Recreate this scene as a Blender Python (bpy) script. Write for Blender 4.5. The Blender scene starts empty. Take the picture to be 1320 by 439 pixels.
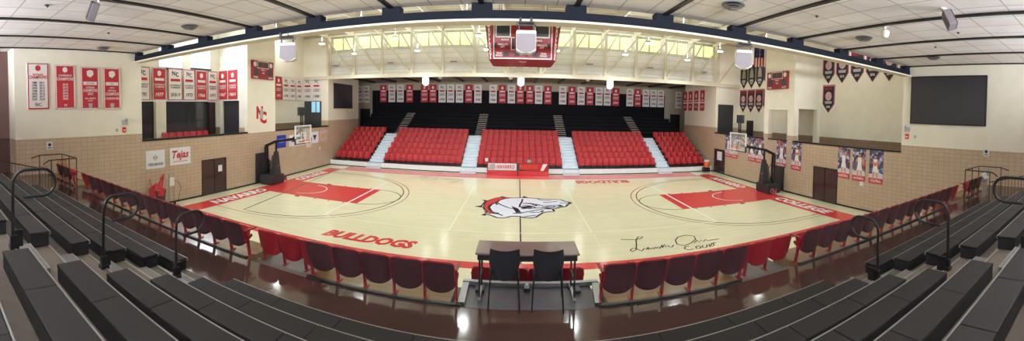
import bpy, bmesh, math, random
from mathutils import Vector, Matrix
random.seed(7)
PI = math.pi
SC = bpy.context.scene
COL = SC.collection

# ------------------------------------------------------------------ materials
MATS = {}
def new_mat(name):
    m = bpy.data.materials.new(name); m.use_nodes = True
    nt = m.node_tree; b = nt.nodes['Principled BSDF']
    MATS[name] = m
    return m, nt, b

def srgb(c):
    return tuple(((x/255.)/12.92 if x/255. <= .04045 else ((x/255.+.055)/1.055)**2.4) for x in c) + (1.,)

def mat(name, rgb, rough=.5, metal=0., noise=.06, scale=6., spec=.5, bump=0., emit=None, estr=0.):
    """a plain surface with a little mottling, in sRGB 0-255"""
    m, nt, b = new_mat(name)
    b.inputs['Roughness'].default_value = rough
    b.inputs['Metallic'].default_value = metal
    b.inputs['Specular IOR Level'].default_value = spec
    c = srgb(rgb)
    if noise > 0:
        tc = nt.nodes.new('ShaderNodeTexCoord')
        n = nt.nodes.new('ShaderNodeTexNoise'); n.inputs['Scale'].default_value = scale
        n.inputs['Detail'].default_value = 4
        nt.links.new(tc.outputs['Object'], n.inputs['Vector'])
        r = nt.nodes.new('ShaderNodeMapRange')
        r.inputs['From Min'].default_value = .3; r.inputs['From Max'].default_value = .7
        r.inputs['To Min'].default_value = 1-noise; r.inputs['To Max'].default_value = 1+noise
        nt.links.new(n.outputs['Fac'], r.inputs['Value'])
        x = nt.nodes.new('ShaderNodeMix'); x.data_type = 'RGBA'; x.blend_type = 'MULTIPLY'
        x.inputs[0].default_value = 1.
        x.inputs[6].default_value = c
        nt.links.new(r.outputs['Result'], x.inputs[7])
        nt.links.new(x.outputs[2], b.inputs['Base Color'])
        if bump:
            bp = nt.nodes.new('ShaderNodeBump'); bp.inputs['Strength'].default_value = bump
            nt.links.new(n.outputs['Fac'], bp.inputs['Height']); nt.links.new(bp.outputs['Normal'], b.inputs['Normal'])
    else:
        b.inputs['Base Color'].default_value = c
    if emit:
        b.inputs['Emission Color'].default_value = srgb(emit); b.inputs['Emission Strength'].default_value = estr
    return m

def grid_mat(name, rgb1, rgb2, mortar, axes, w, h, msize, rough=.5, offset=0., shift=(0, 0), spec=.5, bias=0., noise=.05):
    """tiles / boards laid out in world metres; axes picks the two world axes"""
    m, nt, b = new_mat(name)
    b.inputs['Roughness'].default_value = rough
    b.inputs['Specular IOR Level'].default_value = spec
    g = nt.nodes.new('ShaderNodeNewGeometry')
    s = nt.nodes.new('ShaderNodeSeparateXYZ'); nt.links.new(g.outputs['Position'], s.inputs[0])
    cb = nt.nodes.new('ShaderNodeCombineXYZ')
    for k, a in enumerate(axes):
        ad = nt.nodes.new('ShaderNodeMath'); ad.operation = 'ADD'; ad.inputs[1].default_value = 100 + shift[k]
        nt.links.new(s.outputs['XYZ'.index(a)], ad.inputs[0])
        nt.links.new(ad.outputs[0], cb.inputs[k])
    t = nt.nodes.new('ShaderNodeTexBrick')
    t.offset = offset; t.squash = 1.
    t.inputs['Scale'].default_value = 1.
    t.inputs['Brick Width'].default_value = w; t.inputs['Row Height'].default_value = h
    t.inputs['Mortar Size'].default_value = msize; t.inputs['Mortar Smooth'].default_value = .3
    t.inputs['Bias'].default_value = bias
    t.inputs['Color1'].default_value = srgb(rgb1); t.inputs['Color2'].default_value = srgb(rgb2)
    t.inputs['Mortar'].default_value = srgb(mortar)
    nt.links.new(cb.outputs[0], t.inputs['Vector'])
    n = nt.nodes.new('ShaderNodeTexNoise'); n.inputs['Scale'].default_value = 1.3; n.inputs['Detail'].default_value = 4
    nt.links.new(g.outputs['Position'], n.inputs['Vector'])
    r = nt.nodes.new('ShaderNodeMapRange')
    r.inputs['From Min'].default_value = .3; r.inputs['From Max'].default_value = .7
    r.inputs['To Min'].default_value = 1-noise; r.inputs['To Max'].default_value = 1+noise
    nt.links.new(n.outputs['Fac'], r.inputs['Value'])
    x = nt.nodes.new('ShaderNodeMix'); x.data_type = 'RGBA'; x.blend_type = 'MULTIPLY'; x.inputs[0].default_value = 1.
    nt.links.new(t.outputs['Color'], x.inputs[6]); nt.links.new(r.outputs['Result'], x.inputs[7])
    nt.links.new(x.outputs[2], b.inputs['Base Color'])
    return m

CREAM = mat('cream_paint', (241, 237, 221), .55, noise=.03, scale=1.5)
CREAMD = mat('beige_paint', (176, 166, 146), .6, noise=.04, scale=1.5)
TRUSSM = mat('truss_paint', (216, 209, 188), .5, noise=.03)
BRICK_X = grid_mat('tan_tile_side', (196, 175, 152), (190, 168, 144), (166, 146, 124), 'YZ', .3, .2, .012, .45)
BRICK_Y = grid_mat('tan_tile_cross', (196, 175, 152), (190, 168, 144), (166, 146, 124), 'XZ', .3, .2, .012, .45)
BRICKSHADE_X = grid_mat('shaded_tile_side', (150, 128, 106), (142, 120, 98), (118, 98, 80), 'YZ', .3, .2, .012, .35)  # tan tile with the shade inside the galleries put into its colour
CEILM = grid_mat('ceiling_tile', (242, 238, 236), (236, 231, 228), (186, 178, 172), 'XY', .846, 1.22, .02, .8, shift=(-.13, .4))
SIDING = grid_mat('pale_siding', (236, 236, 232), (232, 232, 228), (176, 174, 166), 'XZ', 50, .42, .012, .6)
MAPLE = grid_mat('maple_boards', (228, 222, 190), (222, 215, 180), (206, 198, 162), 'XY', 2.4, .1, .004, .17, offset=.37, noise=.03, spec=.5)
TANDECK = grid_mat('tan_deck', (150, 124, 90), (140, 114, 80), (116, 92, 62), 'XY', 1.8, .12, .004, .16, offset=.4)
SBRED = mat('scoreboard_red', (146, 27, 41), .4, noise=.03)
RED = mat('red_paint', (206, 44, 44), .2, noise=.03)
REDF = mat('red_floor_paint', (206, 64, 64), .16, noise=.02)
WHITEF = mat('white_floor_paint', (242, 242, 246), .16, noise=0)
DOGW = mat('logo_white_paint', (226, 230, 244), .16, noise=0)
BLACKF = mat('black_floor_paint', (44, 40, 46), .18, noise=0)
GREYF = mat('dull_red_floor_paint', (140, 84, 80), .18, noise=0)
PALEF = mat('pale_line_paint', (240, 236, 214), .16, noise=0)
BLACK = mat('black_metal', (22, 22, 24), .4, noise=.05)
DARK = mat('dark_grey_paint', (50, 50, 56), .45, noise=.05)
NAVY = mat('dark_blue_beam_paint', (21, 27, 38), .75, noise=.05, scale=2, spec=.2)
BENCH = mat('charcoal_bench_plastic', (32, 30, 29), .6, spec=.3, noise=.1, scale=14, bump=.05)
BENCHB = mat('black_bench_plastic', (24, 24, 27), .5, noise=.05)
STEPM = mat('light_grey_step', (112, 110, 107), .5, noise=.08, scale=10)
TREAD = mat('tan_grey_tread', (98, 90, 78), .6, noise=.12, scale=9)
ALU = mat('aluminium', (160, 162, 166), .38, metal=.8, noise=.04)
NOSE = mat('nosing_metal', (158, 156, 152), .35, metal=.5, noise=.04)
WALK = mat('dark_brown_polished_floor', (78, 58, 52), .1, noise=.12, scale=1.2, spec=.7)
RECESSM = mat('grey_polished_panel', (96, 100, 108), .08, noise=.12, scale=3, spec=.7)
SEATRED = mat('red_seat_plastic', (178, 40, 48), .28, noise=.03)
SEATDK = mat('shaded_maroon_shell', (64, 39, 44), .38, noise=.05)
GAPRED = mat('lit_red_seat_shell', (150, 36, 46), .35, noise=.04)
SEATEDGE = mat('red_seat_trim', (150, 40, 48), .35, noise=.03)
STANDDK = mat('dark_brown_deck', (84, 70, 66), .6, noise=.08)
STAIRW = mat('pale_blue_grey_stair', (214, 226, 236), .5, noise=.04)
UPBLK = mat('upper_stand_black', (24, 25, 31), .85, noise=.05, spec=.15)
UPEDGE = mat('upper_stand_edge', (44, 46, 54), .7, noise=.05, spec=.2)
UPNOSE = mat('pale_nosing', (196, 188, 176), .6, noise=.1)
RISERW = mat('white_riser', (236, 242, 248), .45, noise=.03)
GLASSD = mat('dark_glass', (62, 64, 68), .08, noise=0, spec=.6)
DOORM = mat('dark_door', (58, 44, 44), .25, noise=.06, spec=.6)
SCREEN = mat('dark_screen', (54, 56, 62), .3, noise=.06, scale=1)
SCREENF = mat('screen_frame', (26, 27, 30), .4, noise=0)
BANW = mat('white_banner_cloth', (236, 230, 228), .7, noise=.02)
BANR = mat('red_banner_cloth', (190, 50, 60), .7, noise=.03)
BANK = mat('black_banner_cloth', (40, 36, 44), .7, noise=.04)
BANP = mat('mauve_banner_cloth', (176, 104, 120), .7, noise=.04)
INKW = mat('white_ink', (240, 232, 232), .7, noise=0)
INKR = mat('red_ink', (190, 40, 50), .7, noise=0)
INKK = mat('black_ink', (52, 54, 68), .7, noise=0)
INKG = mat('grey_ink', (176, 176, 180), .7, noise=0)
SIGNW = mat('white_sign', (226, 228, 234), .5, noise=.02)
BLUE = mat('blue_panel', (34, 60, 170), .4, noise=.25, scale=3)
SPKG = mat('grey_speaker_grille', (158, 152, 158), .7, noise=.05, scale=60)
SPKW = mat('white_speaker_case', (226, 222, 216), .5, noise=.02)
ORANGE = mat('orange_plastic', (228, 100, 40), .4, noise=.03)
WOOD = mat('stool_wood', (176, 118, 70), .5, noise=.12, scale=10)
TABLEM = mat('table_laminate', (142, 122, 118), .22, noise=.08, scale=4)
TABLEK = mat('table_dark_frame', (44, 42, 46), .4, noise=.04)
CHAIRK = mat('black_chair_plastic', (36, 38, 44), .42, noise=.05)
SKIN = mat('printed_skin', (206, 150, 120), .6, noise=.04)
JERS = mat('printed_jersey', (236, 232, 236), .6, noise=.06)
NAVYF = mat('flag_blue', (40, 48, 104), .8, noise=.04)
FLAGR = mat('flag_red', (190, 40, 52), .8, noise=.05)
LAMPG = mat('lamp_glow', (255, 255, 250), .4, noise=0, emit=(255, 252, 240), estr=14)
GLOBE = mat('globe_glow', (250, 250, 252), .3, noise=0, emit=(255, 255, 255), estr=.9)
WINY = mat('clerestory_daylight', (240, 244, 196), .4, noise=0, emit=(240, 246, 176), estr=.66)
WINB = mat('blind_daylight', (206, 216, 224), .5, noise=0, emit=(214, 228, 240), estr=.7)
WINC = mat('blue_window_daylight', (150, 196, 222), .3, noise=0, emit=(150, 204, 235), estr=.6)
NETM = mat('net_cord', (232, 230, 228), .8, noise=0)

def clear_mat(name):
    m, nt, b = new_mat(name)
    b.inputs['Base Color'].default_value = (.9, .94, .96, 1); b.inputs['Roughness'].default_value = .03
    b.inputs['Alpha'].default_value = .16
    return m
BOARDG = clear_mat('backboard_acrylic')

def poster_mat(name, seed):
    m, nt, b = new_mat(name); b.inputs['Roughness'].default_value = .45
    tc = nt.nodes.new('ShaderNodeTexCoord'); mp = nt.nodes.new('ShaderNodeMapping')
    mp.inputs['Location'].default_value = (seed*3.1, seed*1.7, seed)
    nt.links.new(tc.outputs['Object'], mp.inputs['Vector'])
    v = nt.nodes.new('ShaderNodeTexVoronoi'); v.inputs['Scale'].default_value = 5.5
    nt.links.new(mp.outputs[0], v.inputs['Vector'])
    cr = nt.nodes.new('ShaderNodeValToRGB'); cr.color_ramp.interpolation = 'CONSTANT'
    e = cr.color_ramp.elements
    cols = [(0, (70, 74, 104)), (.3, (150, 152, 184)), (.45, (56, 54, 70)), (.6, (196, 196, 214)), (.72, (96, 96, 130)), (.86, (150, 92, 104))]
    e[0].position = 0; e[0].color = srgb(cols[0][1]); e[1].position = cols[1][0]; e[1].color = srgb(cols[1][1])
    for p, c in cols[2:]:
        k = e.new(p); k.color = srgb(c)
    sp = nt.nodes.new('ShaderNodeSeparateColor'); nt.links.new(v.outputs['Color'], sp.inputs[0])
    nt.links.new(sp.outputs[0], cr.inputs['Fac']); nt.links.new(cr.outputs['Color'], b.inputs['Base Color'])
    return m

# ------------------------------------------------------------------ mesh helpers
class MB:
    """collects shapes and links them as ONE mesh object; each shape may use its own material slot"""
    def __init__(s): s.v = []; s.f = []; s.mi = []; s.smooth = []
    def add(s, vs, fs, mi=0, sm=False):
        b = len(s.v); s.v += [tuple(x) for x in vs]
        for f in fs: s.f.append(tuple(b+i for i in f)); s.mi.append(mi); s.smooth.append(sm)
        return s
    def box(s, x0, x1, y0, y1, z0, z1, mi=0):
        vs = [(x0,y0,z0),(x1,y0,z0),(x1,y1,z0),(x0,y1,z0),(x0,y0,z1),(x1,y0,z1),(x1,y1,z1),(x0,y1,z1)]
        return s.add(vs, [(0,3,2,1),(4,5,6,7),(0,1,5,4),(1,2,6,5),(2,3,7,6),(3,0,4,7)], mi)
    def bbox(s, x0, x1, y0, y1, z0, z1, r=.01, mi=0):
        """box with chamfered edges"""
        bm = bmesh.new(); bmesh.ops.create_cube(bm, size=1)
        for v in bm.verts: v.co = Vector(((x0+x1)/2+v.co.x*(x1-x0), (y0+y1)/2+v.co.y*(y1-y0), (z0+z1)/2+v.co.z*(z1-z0)))
        bmesh.ops.bevel(bm, geom=bm.edges[:], offset=r, segments=2, affect='EDGES', profile=.5)
        bm.verts.ensure_lookup_table()
        s.add([v.co for v in bm.verts], [[v.index for v in f.verts] for f in bm.faces], mi); bm.free(); return s
    def beam(s, p, q, w, h, mi=0, up=(0,0,1)):
        p, q = Vector(p), Vector(q); d = (q-p).normalized(); u = Vector(up)
        if abs(d.dot(u)) > .98: u = Vector((0,1,0))
        a = d.cross(u).normalized()*w/2; b = a.cross(d).normalized()*h/2
        vs = [p-a-b,p+a-b,p+a+b,p-a+b,q-a-b,q+a-b,q+a+b,q-a+b]
        return s.add(vs, [(0,3,2,1),(4,5,6,7),(0,1,5,4),(1,2,6,5),(2,3,7,6),(3,0,4,7)], mi)
    def prism(s, poly, axis, a, b, mi=0, sm=False):
        """extrude a 2D polygon along an axis between a and b"""
        def P(p, t):
            return {'x': (t,p[0],p[1]), 'y': (p[0],t,p[1]), 'z': (p[0],p[1],t)}[axis]
        n = len(poly)
        vs = [P(p,a) for p in poly]+[P(p,b) for p in poly]
        fs = [tuple(range(n))[::-1], tuple(range(n,2*n))]
        fs += [(i,(i+1)%n,n+(i+1)%n,n+i) for i in range(n)]
        return s.add(vs, fs, mi, sm)
    def tube(s, pts, r, n=8, mi=0, closed=False, cap=True):
        pts = [Vector(p) for p in pts]; N = len(pts); rings = []
        rr = r if isinstance(r, (list,tuple)) else [r]*N
        prev = None
        for i, p in enumerate(pts):
            if closed: t = (pts[(i+1)%N]-pts[i-1]).normalized()
            else: t = (pts[min(i+1,N-1)]-pts[max(i-1,0)]).normalized()
            if prev is None:
                u = Vector((0,0,1)) if abs(t.z) < .9 else Vector((1,0,0))
                a = t.cross(u).normalized()
            else:
                a = (prev - t*prev.dot(t)).normalized()
            prev = a; b = t.cross(a)
            rings.append([p+(a*math.cos(2*PI*k/n)+b*math.sin(2*PI*k/n))*rr[i] for k in range(n)])
        vs = [v for g in rings for v in g]; fs = []
        for i in range(N if closed else N-1):
            j = (i+1)%N
            for k in range(n): fs.append((i*n+k, i*n+(k+1)%n, j*n+(k+1)%n, j*n+k))
        if cap and not closed: fs += [tuple(range(n))[::-1], tuple((N-1)*n+k for k in range(n))]
        return s.add(vs, fs, mi, True)
    def lathe(s, prof, c, n=20, mi=0, axis='z'):
        """prof: (radius, height)"""
        vs = []; fs = []
        for r, h in prof:
            for k in range(n):
                a = 2*PI*k/n; x, y = r*math.cos(a), r*math.sin(a)
                vs.append((c[0]+x, c[1]+y, c[2]+h) if axis == 'z' else ((c[0]+x, c[1]+h, c[2]+y) if axis == 'y' else (c[0]+h, c[1]+x, c[2]+y)))
        for i in range(len(prof)-1):
            for k in range(n): fs.append((i*n+k, i*n+(k+1)%n, (i+1)*n+(k+1)%n, (i+1)*n+k))
        fs += [tuple(range(n))[::-1], tuple((len(prof)-1)*n+k for k in range(n))]
        return s.add(vs, fs, mi, True)
    def poly(s, pts, mi=0): return s.add(pts, [tuple(range(len(pts)))], mi)
    def grid(s, fn, nu, nv, mi=0, sm=True, th=None):
        """surface fn(u,v); with th a second skin offset by vector fn2"""
        vs = [fn(i/nu, j/nv) for j in range(nv+1) for i in range(nu+1)]
        fs = [(j*(nu+1)+i, j*(nu+1)+i+1, (j+1)*(nu+1)+i+1, (j+1)*(nu+1)+i) for j in range(nv) for i in range(nu)]
        return s.add(vs, fs, mi, sm)
    def shell(s, fn, nu, nv, off, mi=0):
        """closed thin shell: fn(u,v) front skin, back skin shifted by off(u,v) vector"""
        W = nu+1
        A = [Vector(fn(i/nu, j/nv)) for j in range(nv+1) for i in range(nu+1)]
        B = [a+Vector(off) for a in A]; n = len(A)
        f = []
        for j in range(nv):
            for i in range(nu):
                q = (j*W+i, j*W+i+1, (j+1)*W+i+1, (j+1)*W+i)
                f.append(q); f.append(tuple(n+k for k in q[::-1]))
        rim = [i for i in range(W)] + [j*W+nu for j in range(1, nv+1)] + [nv*W+i for i in range(nu-1,-1,-1)] + [j*W for j in range(nv-1,0,-1)]
        for a, b in zip(rim, rim[1:]+rim[:1]): f.append((b, a, n+a, n+b))
        return s.add(A+B, f, mi, True)
    def build(s, name, mats, parent=None, loc=None, rz=0.):
        me = bpy.data.meshes.new(name)
        me.from_pydata(s.v, [], s.f)
        for m in (mats if isinstance(mats, (list,tuple)) else [mats]): me.materials.append(m)
        me.polygons.foreach_set('material_index', s.mi)
        me.polygons.foreach_set('use_smooth', s.smooth)
        me.update(); bm = bmesh.new(); bm.from_mesh(me)
        bmesh.ops.recalc_face_normals(bm, faces=bm.faces[:]); bm.to_mesh(me); bm.free()
        if any(s.smooth):
            try: me.set_sharp_from_angle(angle=math.radians(40))
            except Exception: pass
        o = bpy.data.objects.new(name, me); COL.objects.link(o)
        if parent: o.parent = parent
        if loc: o.location = loc
        o.rotation_euler.z = rz
        return o

def tag(o, label, cat, group=None, kind=None):
    o['label'] = label; o['category'] = cat
    if group: o['group'] = group
    if kind: o['kind'] = kind
    return o
def struct(o, label=None):
    o['kind'] = 'structure'
    if label: o['label'] = label
    return o
def thing(name, label, cat, loc=(0,0,0), rz=0., group=None):
    o = bpy.data.objects.new(name, None); COL.objects.link(o)
    o.location = loc; o.rotation_euler = (0,0,rz); o.empty_display_size = .1
    return tag(o, label, cat, group)
def dup(root, loc=None, rz=None, label=None, group=None):
    kids = {}
    for o in bpy.data.objects:
        if o.parent is not None: kids.setdefault(o.parent.name, []).append(o)
    return dup_k(root, kids, loc, rz, label, group)
def dup_k(root, kids, loc=None, rz=None, label=None, group=None):
    r = root.copy(); COL.objects.link(r)
    if loc is not None: r.location = loc
    if rz is not None: r.rotation_euler.z = rz
    if label: r['label'] = label
    if group: r['group'] = group
    for ch in kids.get(root.name, []):
        c = ch.copy(); COL.objects.link(c); c.parent = r
        for g in kids.get(ch.name, []):
            d = g.copy(); COL.objects.link(d); d.parent = c
    return r
def kids_of(root):
    k = {}
    for o in bpy.data.objects:
        if o.parent is not None: k.setdefault(o.parent.name, []).append(o)
    return k

# ---- lettering: built from Blender's own font, turned into meshes; cached
TXT = {}
def text_data(s, h, maxw=None, shear=0., bold=0., flat=False, depth=0., res=2):
    key = (s, h, maxw, shear, bold, flat, depth)
    if key in TXT: return TXT[key]
    cu = bpy.data.curves.new('lettering', 'FONT'); cu.body = s; cu.size = 1.; cu.align_x = 'CENTER'; cu.align_y = 'CENTER'
    cu.shear = shear; cu.offset = bold; cu.resolution_u = res; cu.fill_mode = 'FRONT'
    cu.space_line = .95
    ob = bpy.data.objects.new('lettering', cu)
    me = bpy.data.meshes.new_from_object(ob)
    bpy.data.objects.remove(ob); bpy.data.curves.remove(cu)
    xs = [v.co.x for v in me.vertices]; ys = [v.co.y for v in me.vertices]
    w, hh = max(xs)-min(xs), max(ys)-min(ys)
    sy = h/hh; sx = sy
    if maxw: sx = min(sy*1.0, maxw/w) if maxw > 0 else -maxw/w
    cx, cy = (max(xs)+min(xs))/2, (max(ys)+min(ys))/2
    for v in me.vertices:
        x, y = (v.co.x-cx)*sx, (v.co.y-cy)*sy
        v.co = (x, y, 0) if flat else (x, 0, y)
    me.update(); TXT[key] = me
    return me
def text(name, s, h, m, parent, x=0., z=0., y=0., maxw=None, shear=0., bold=0.02, flat=False, rz=0.):
    me = text_data(s, h, maxw, shear, bold, flat)
    if len(me.materials) == 0: me.materials.append(m)
    elif me.materials[0] != m:
        me = me.copy(); me.materials[0] = m
    o = bpy.data.objects.new(name, me); COL.objects.link(o)
    o.parent = parent; o.location = (x, y, z); o.rotation_euler.z = rz
    return o

# ------------------------------------------------------------------ places
XL, XR = -16.4, 16.7          # faces of the side walls
BL, BR = -19.0, 19.25         # back walls of the two upper galleries
FZ = 2.27                     # spectator walkway level
def YD(d): return -20.0+d     # distance in front of the camera -> world y
CEIL = 7.95
SILL = 3.45; BRK = 3.86
YN, YF = -9.6, 9.3            # near and far end of the galleries

# ================================================================== SETTING
# ---- court floor with its paint
f = MB(); f.box(XL-.3, XR+.3, -13.9, 9.9, -.2, 0)
floor = struct(f.build('floor', MAPLE), 'pale maple basketball court floor')
def floor_part(name, mb, m, lab=None):
    o = mb.build(name, m, floor)
    if lab: o['label'] = lab
    return o
def band(mb, pts, w, z, closed=False, mi=0):
    """painted line of width w through pts on the floor"""
    pts = [Vector((p[0], p[1])) for p in pts]; n = len(pts); L = []; R = []
    for i in range(n):
        if closed: t = (pts[(i+1)%n]-pts[i-1]).normalized()
        else: t = (pts[min(i+1,n-1)]-pts[max(i-1,0)]).normalized()
        nn = Vector((-t.y, t.x))*w/2
        L.append(pts[i]+nn); R.append(pts[i]-nn)
    vs = [(p.x,p.y,z) for p in L]+[(p.x,p.y,z) for p in R]
    fs = [(i, n+i, n+(i+1)%n, (i+1)%n) for i in range(n if closed else n-1)]
    mb.add(vs, fs, mi)
def rect(mb, x0, x1, y0, y1, z, mi=0): mb.poly([(x0,y0,z),(x1,y0,z),(x1,y1,z),(x0,y1,z)], mi)
def arc(cx, cy, r, a0, a1, n=40): return [(cx+r*math.cos(a0+(a1-a0)*i/n), cy+r*math.sin(a0+(a1-a0)*i/n)) for i in range(n+1)]
r_ = MB()
rect(r_, -15.45, -14.33, -8.1, 8.1, .002); rect(r_, 14.33, 15.6, -8.1, 8.1, .002)
rect(r_, -14.33, 14.33, 7.62, 9.4, .002); rect(r_, -14.33, 14.33, -8.15, -7.62, .002)
rect(r_, -14.33, -8.5, -1.83, 1.83, .002); rect(r_, 8.5, 14.33, -1.83, 1.83, .002)
floor_part('red_paint', r_, REDF)
w_ = MB()
for s in (-1, 1):
    band(w_, arc(s*12.75, 0, 1.25, PI/2*(1 if s < 0 else -1)-(0 if s < 0 else 0), PI/2*(-1 if s < 0 else -3), 24), .06, .004)
    rect(w_, min(s*9.03, s*8.97), max(s*9.03, s*8.97), -4.5, 4.5, .004)
    rect(w_, min(s*9.05, s*8.95), max(s*9.05, s*8.95), -1.83, 1.83, .0045)
floor_part('white_line', w_, WHITEF)
p_ = MB()
for s in (-1, 1):
    rect(p_, s*3-.03, s*3+.03, -4.5, 4.5, .004)
    for q in range(5): rect(p_, s*3-.03, s*3+.03, -5.0-q*.28, -4.85-q*.28, .004)
rect(p_, -9, 9, -4.53, -4.47, .004); rect(p_, -9, 9, 4.47, 4.53, .004)
floor_part('pale_line', p_, PALEF)
k_ = MB(); g_ = MB()
rect(k_, -.03, .03, -7.62, 7.62, .003)
for s in (-1, 1):
    c0 = PI/2 if s > 0 else -PI/2
    a0, a1 = (-PI/2, PI/2) if s < 0 else (PI/2, 3*PI/2)
    band(k_, [(s*14.33, -s*6.02 if s < 0 else 6.02)] + arc(s*12.75, 0, 6.02, a0, a1, 60) + [(s*14.33, 6.02 if s < 0 else -6.02)] if s < 0 else [(14.33, 6.02)] + arc(12.75, 0, 6.02, a0, a1, 60) + [(14.33, -6.02)], .055, .0035)
    band(g_, [(s*14.33, -6.35 if s < 0 else 6.35)] + arc(s*12.75, 0, 6.35, a0, a1, 60) + [(s*14.33, 6.35 if s < 0 else -6.35)], .05, .0035)
    band(k_, arc(s*8.53, 0, 1.83, a0, a1, 30), .05, .0036)
    for yy in (-1.95, 1.95):
        for d in (2.1, 3.3, 4.2, 5.1):
            x = s*(14.33-d)
            rect(k_, x-.15 if d == 2.1 else x-.03, x+.15 if d == 2.1 else x+.03, yy-.1, yy+.1, .0036)
floor_part('black_line', k_, BLACKF); floor_part('grey_line', g_, GREYF)
# bulldog-head team emblem at mid court
HEAD = [(-1.62,-.56),(-1.54,.03),(-1.27,.59),(-1.16,1.06),(-.86,1.47),(-.5,1.65),(-.04,1.75),(.28,1.77),(.74,1.7),(1.33,1.52),(1.92,1.43),(2.33,1.33),(2.51,.95),(2.85,.63),(2.6,.23),(2.44,-.19),(2.19,-.3),(1.96,-.5),(1.68,-.73),(1.73,-1.12),(1.48,-1.19),(1.15,-1.34),(.93,-1.77),(.75,-2.18),(.48,-2.32),(.18,-2.27),(-.01,-2.08),(-.43,-2.04),(-.61,-2.26),(-.83,-2.41),(-1.1,-2.38),(-1.3,-2.14),(-1.55,-1.89),(-1.87,-2.01),(-1.68,-1.74),(-1.37,-1.66),(-1.09,-1.77),(-1.44,-1.3)]
COLLAR = [(-.5,1.71),(-.88,1.81),(-1.06,1.89),(-1.42,1.54),(-1.74,1.04),(-1.91,.36),(-1.93,-.36),(-1.81,-.98),(-1.59,-1.47),(-1.33,-1.71),(-1.05,-1.79),(-1.39,-1.4),(-1.6,-.99),(-1.67,-.57),(-1.63,-.07),(-1.47,.3),(-1.27,.63),(-1.16,1.1),(-.86,1.47)]
SPOTS = [[(-1.15,2.1),(-.78,1.82),(-1.01,1.61)],[(-2.13,1.02),(-1.82,.91),(-1.92,.46)],[(-2.4,-.52),(-2.02,-.18),(-1.98,-.64)],[(-1.9,-2.01),(-1.66,-1.74),(-1.68,-2.15)],[(.22,2.23),(.49,1.82),(.12,1.76)],[(-1.84,-1.47),(-1.63,-1.29),(-1.64,-1.65)],[(2.71,.89),(2.88,.62),(2.65,.46)],[(-.38,-.37),(-.13,-.71),(-.02,-1.21),(-.2,-1.28)],[(0,-.28),(.25,-.48),(.56,-.36),(.47,-.08),(.21,-.23)],[(-2.01,.48),(-1.92,.5),(-2.01,-.37),(-2.08,-.3)],[(-1.99,-.61),(-1.91,-.6),(-1.68,-1.29),(-1.76,-1.3)],[(1.05,-1.07),(1.22,-.89),(1.07,-1.34)]]
LINES = [[(-1.27,.59),(-1.12,.17),(-.67,-.44),(-.12,-.94)],[(.14,1.47),(.11,.9),(0,.19),(-.04,-.31)],[(-.36,-1.55),(.04,-1.45),(.77,-.97),(1.19,-.66),(1.65,-.66)],[(.13,.51),(.48,.48),(1.07,.16)],[(1.28,.68),(1.73,.78),(2.11,.96)],[(.65,.26),(.89,-.1),(1.11,.07),(1.32,-.09),(1.76,.08),(2.15,.16),(2.25,-.1)],[(.04,-.7),(.62,-.51),(1.12,-.45),(1.72,-.34),(2.12,-.18)],[(.11,-2.21),(.42,-1.99),(.77,-1.84)],[(-1.32,.41),(-1.23,-.01)],[(-1.15,-1.49),(-1.05,-1.76),(-.85,-1.99)]]
lg = MB()
lg.poly([(x,y,.005) for x,y in HEAD], 0); lg.poly([(x,y,.006) for x,y in COLLAR], 1)
band(lg, HEAD, .12, .007, True, 2); band(lg, COLLAR, .06, .0075, True, 2)
SPOTS += [[(.05,.5),(.6,.55),(1.0,.22),(.5,.34)], [(1.2,-.62),(1.45,-.45),(1.75,-.6),(1.5,-.72)], [(2.0,.02),(2.2,.12),(2.35,-.12),(2.15,-.2)], [(.75,.2),(.95,.22),(.9,-.02)], [(-.42,-1.62),(.1,-1.55),(0,-1.42)]]
LINES += [[(.02,-.3),(.15,-.55),(.5,-.62),(.8,-.4),(.66,-.1),(.35,.02),(.1,-.02)], [(1.15,-.2),(1.35,-.32),(1.5,-.15),(1.7,-.3),(1.85,-.12)], [(1.0,1.5),(1.25,1.2),(1.75,1.12)], [(.5,-1.35),(.95,-1.3),(1.2,-1.05)], [(2.2,.6),(2.5,.45),(2.75,.6)]]
for i_ in (7, 8):
    c_ = Vector((sum(p[0] for p in SPOTS[i_])/len(SPOTS[i_]), sum(p[1] for p in SPOTS[i_])/len(SPOTS[i_])))
    SPOTS[i_] = [tuple(c_+(Vector(p)-c_)*1.45) for p in SPOTS[i_]]
for s in SPOTS: lg.poly([(x,y,.008) for x,y in s], 2)
for l in LINES: band(lg, l, .1, .008, False, 2)
floor_part('team_emblem', lg, [DOGW, REDF, BLACKF], 'white dog-head emblem with a red spiked collar painted at mid court')
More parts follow.
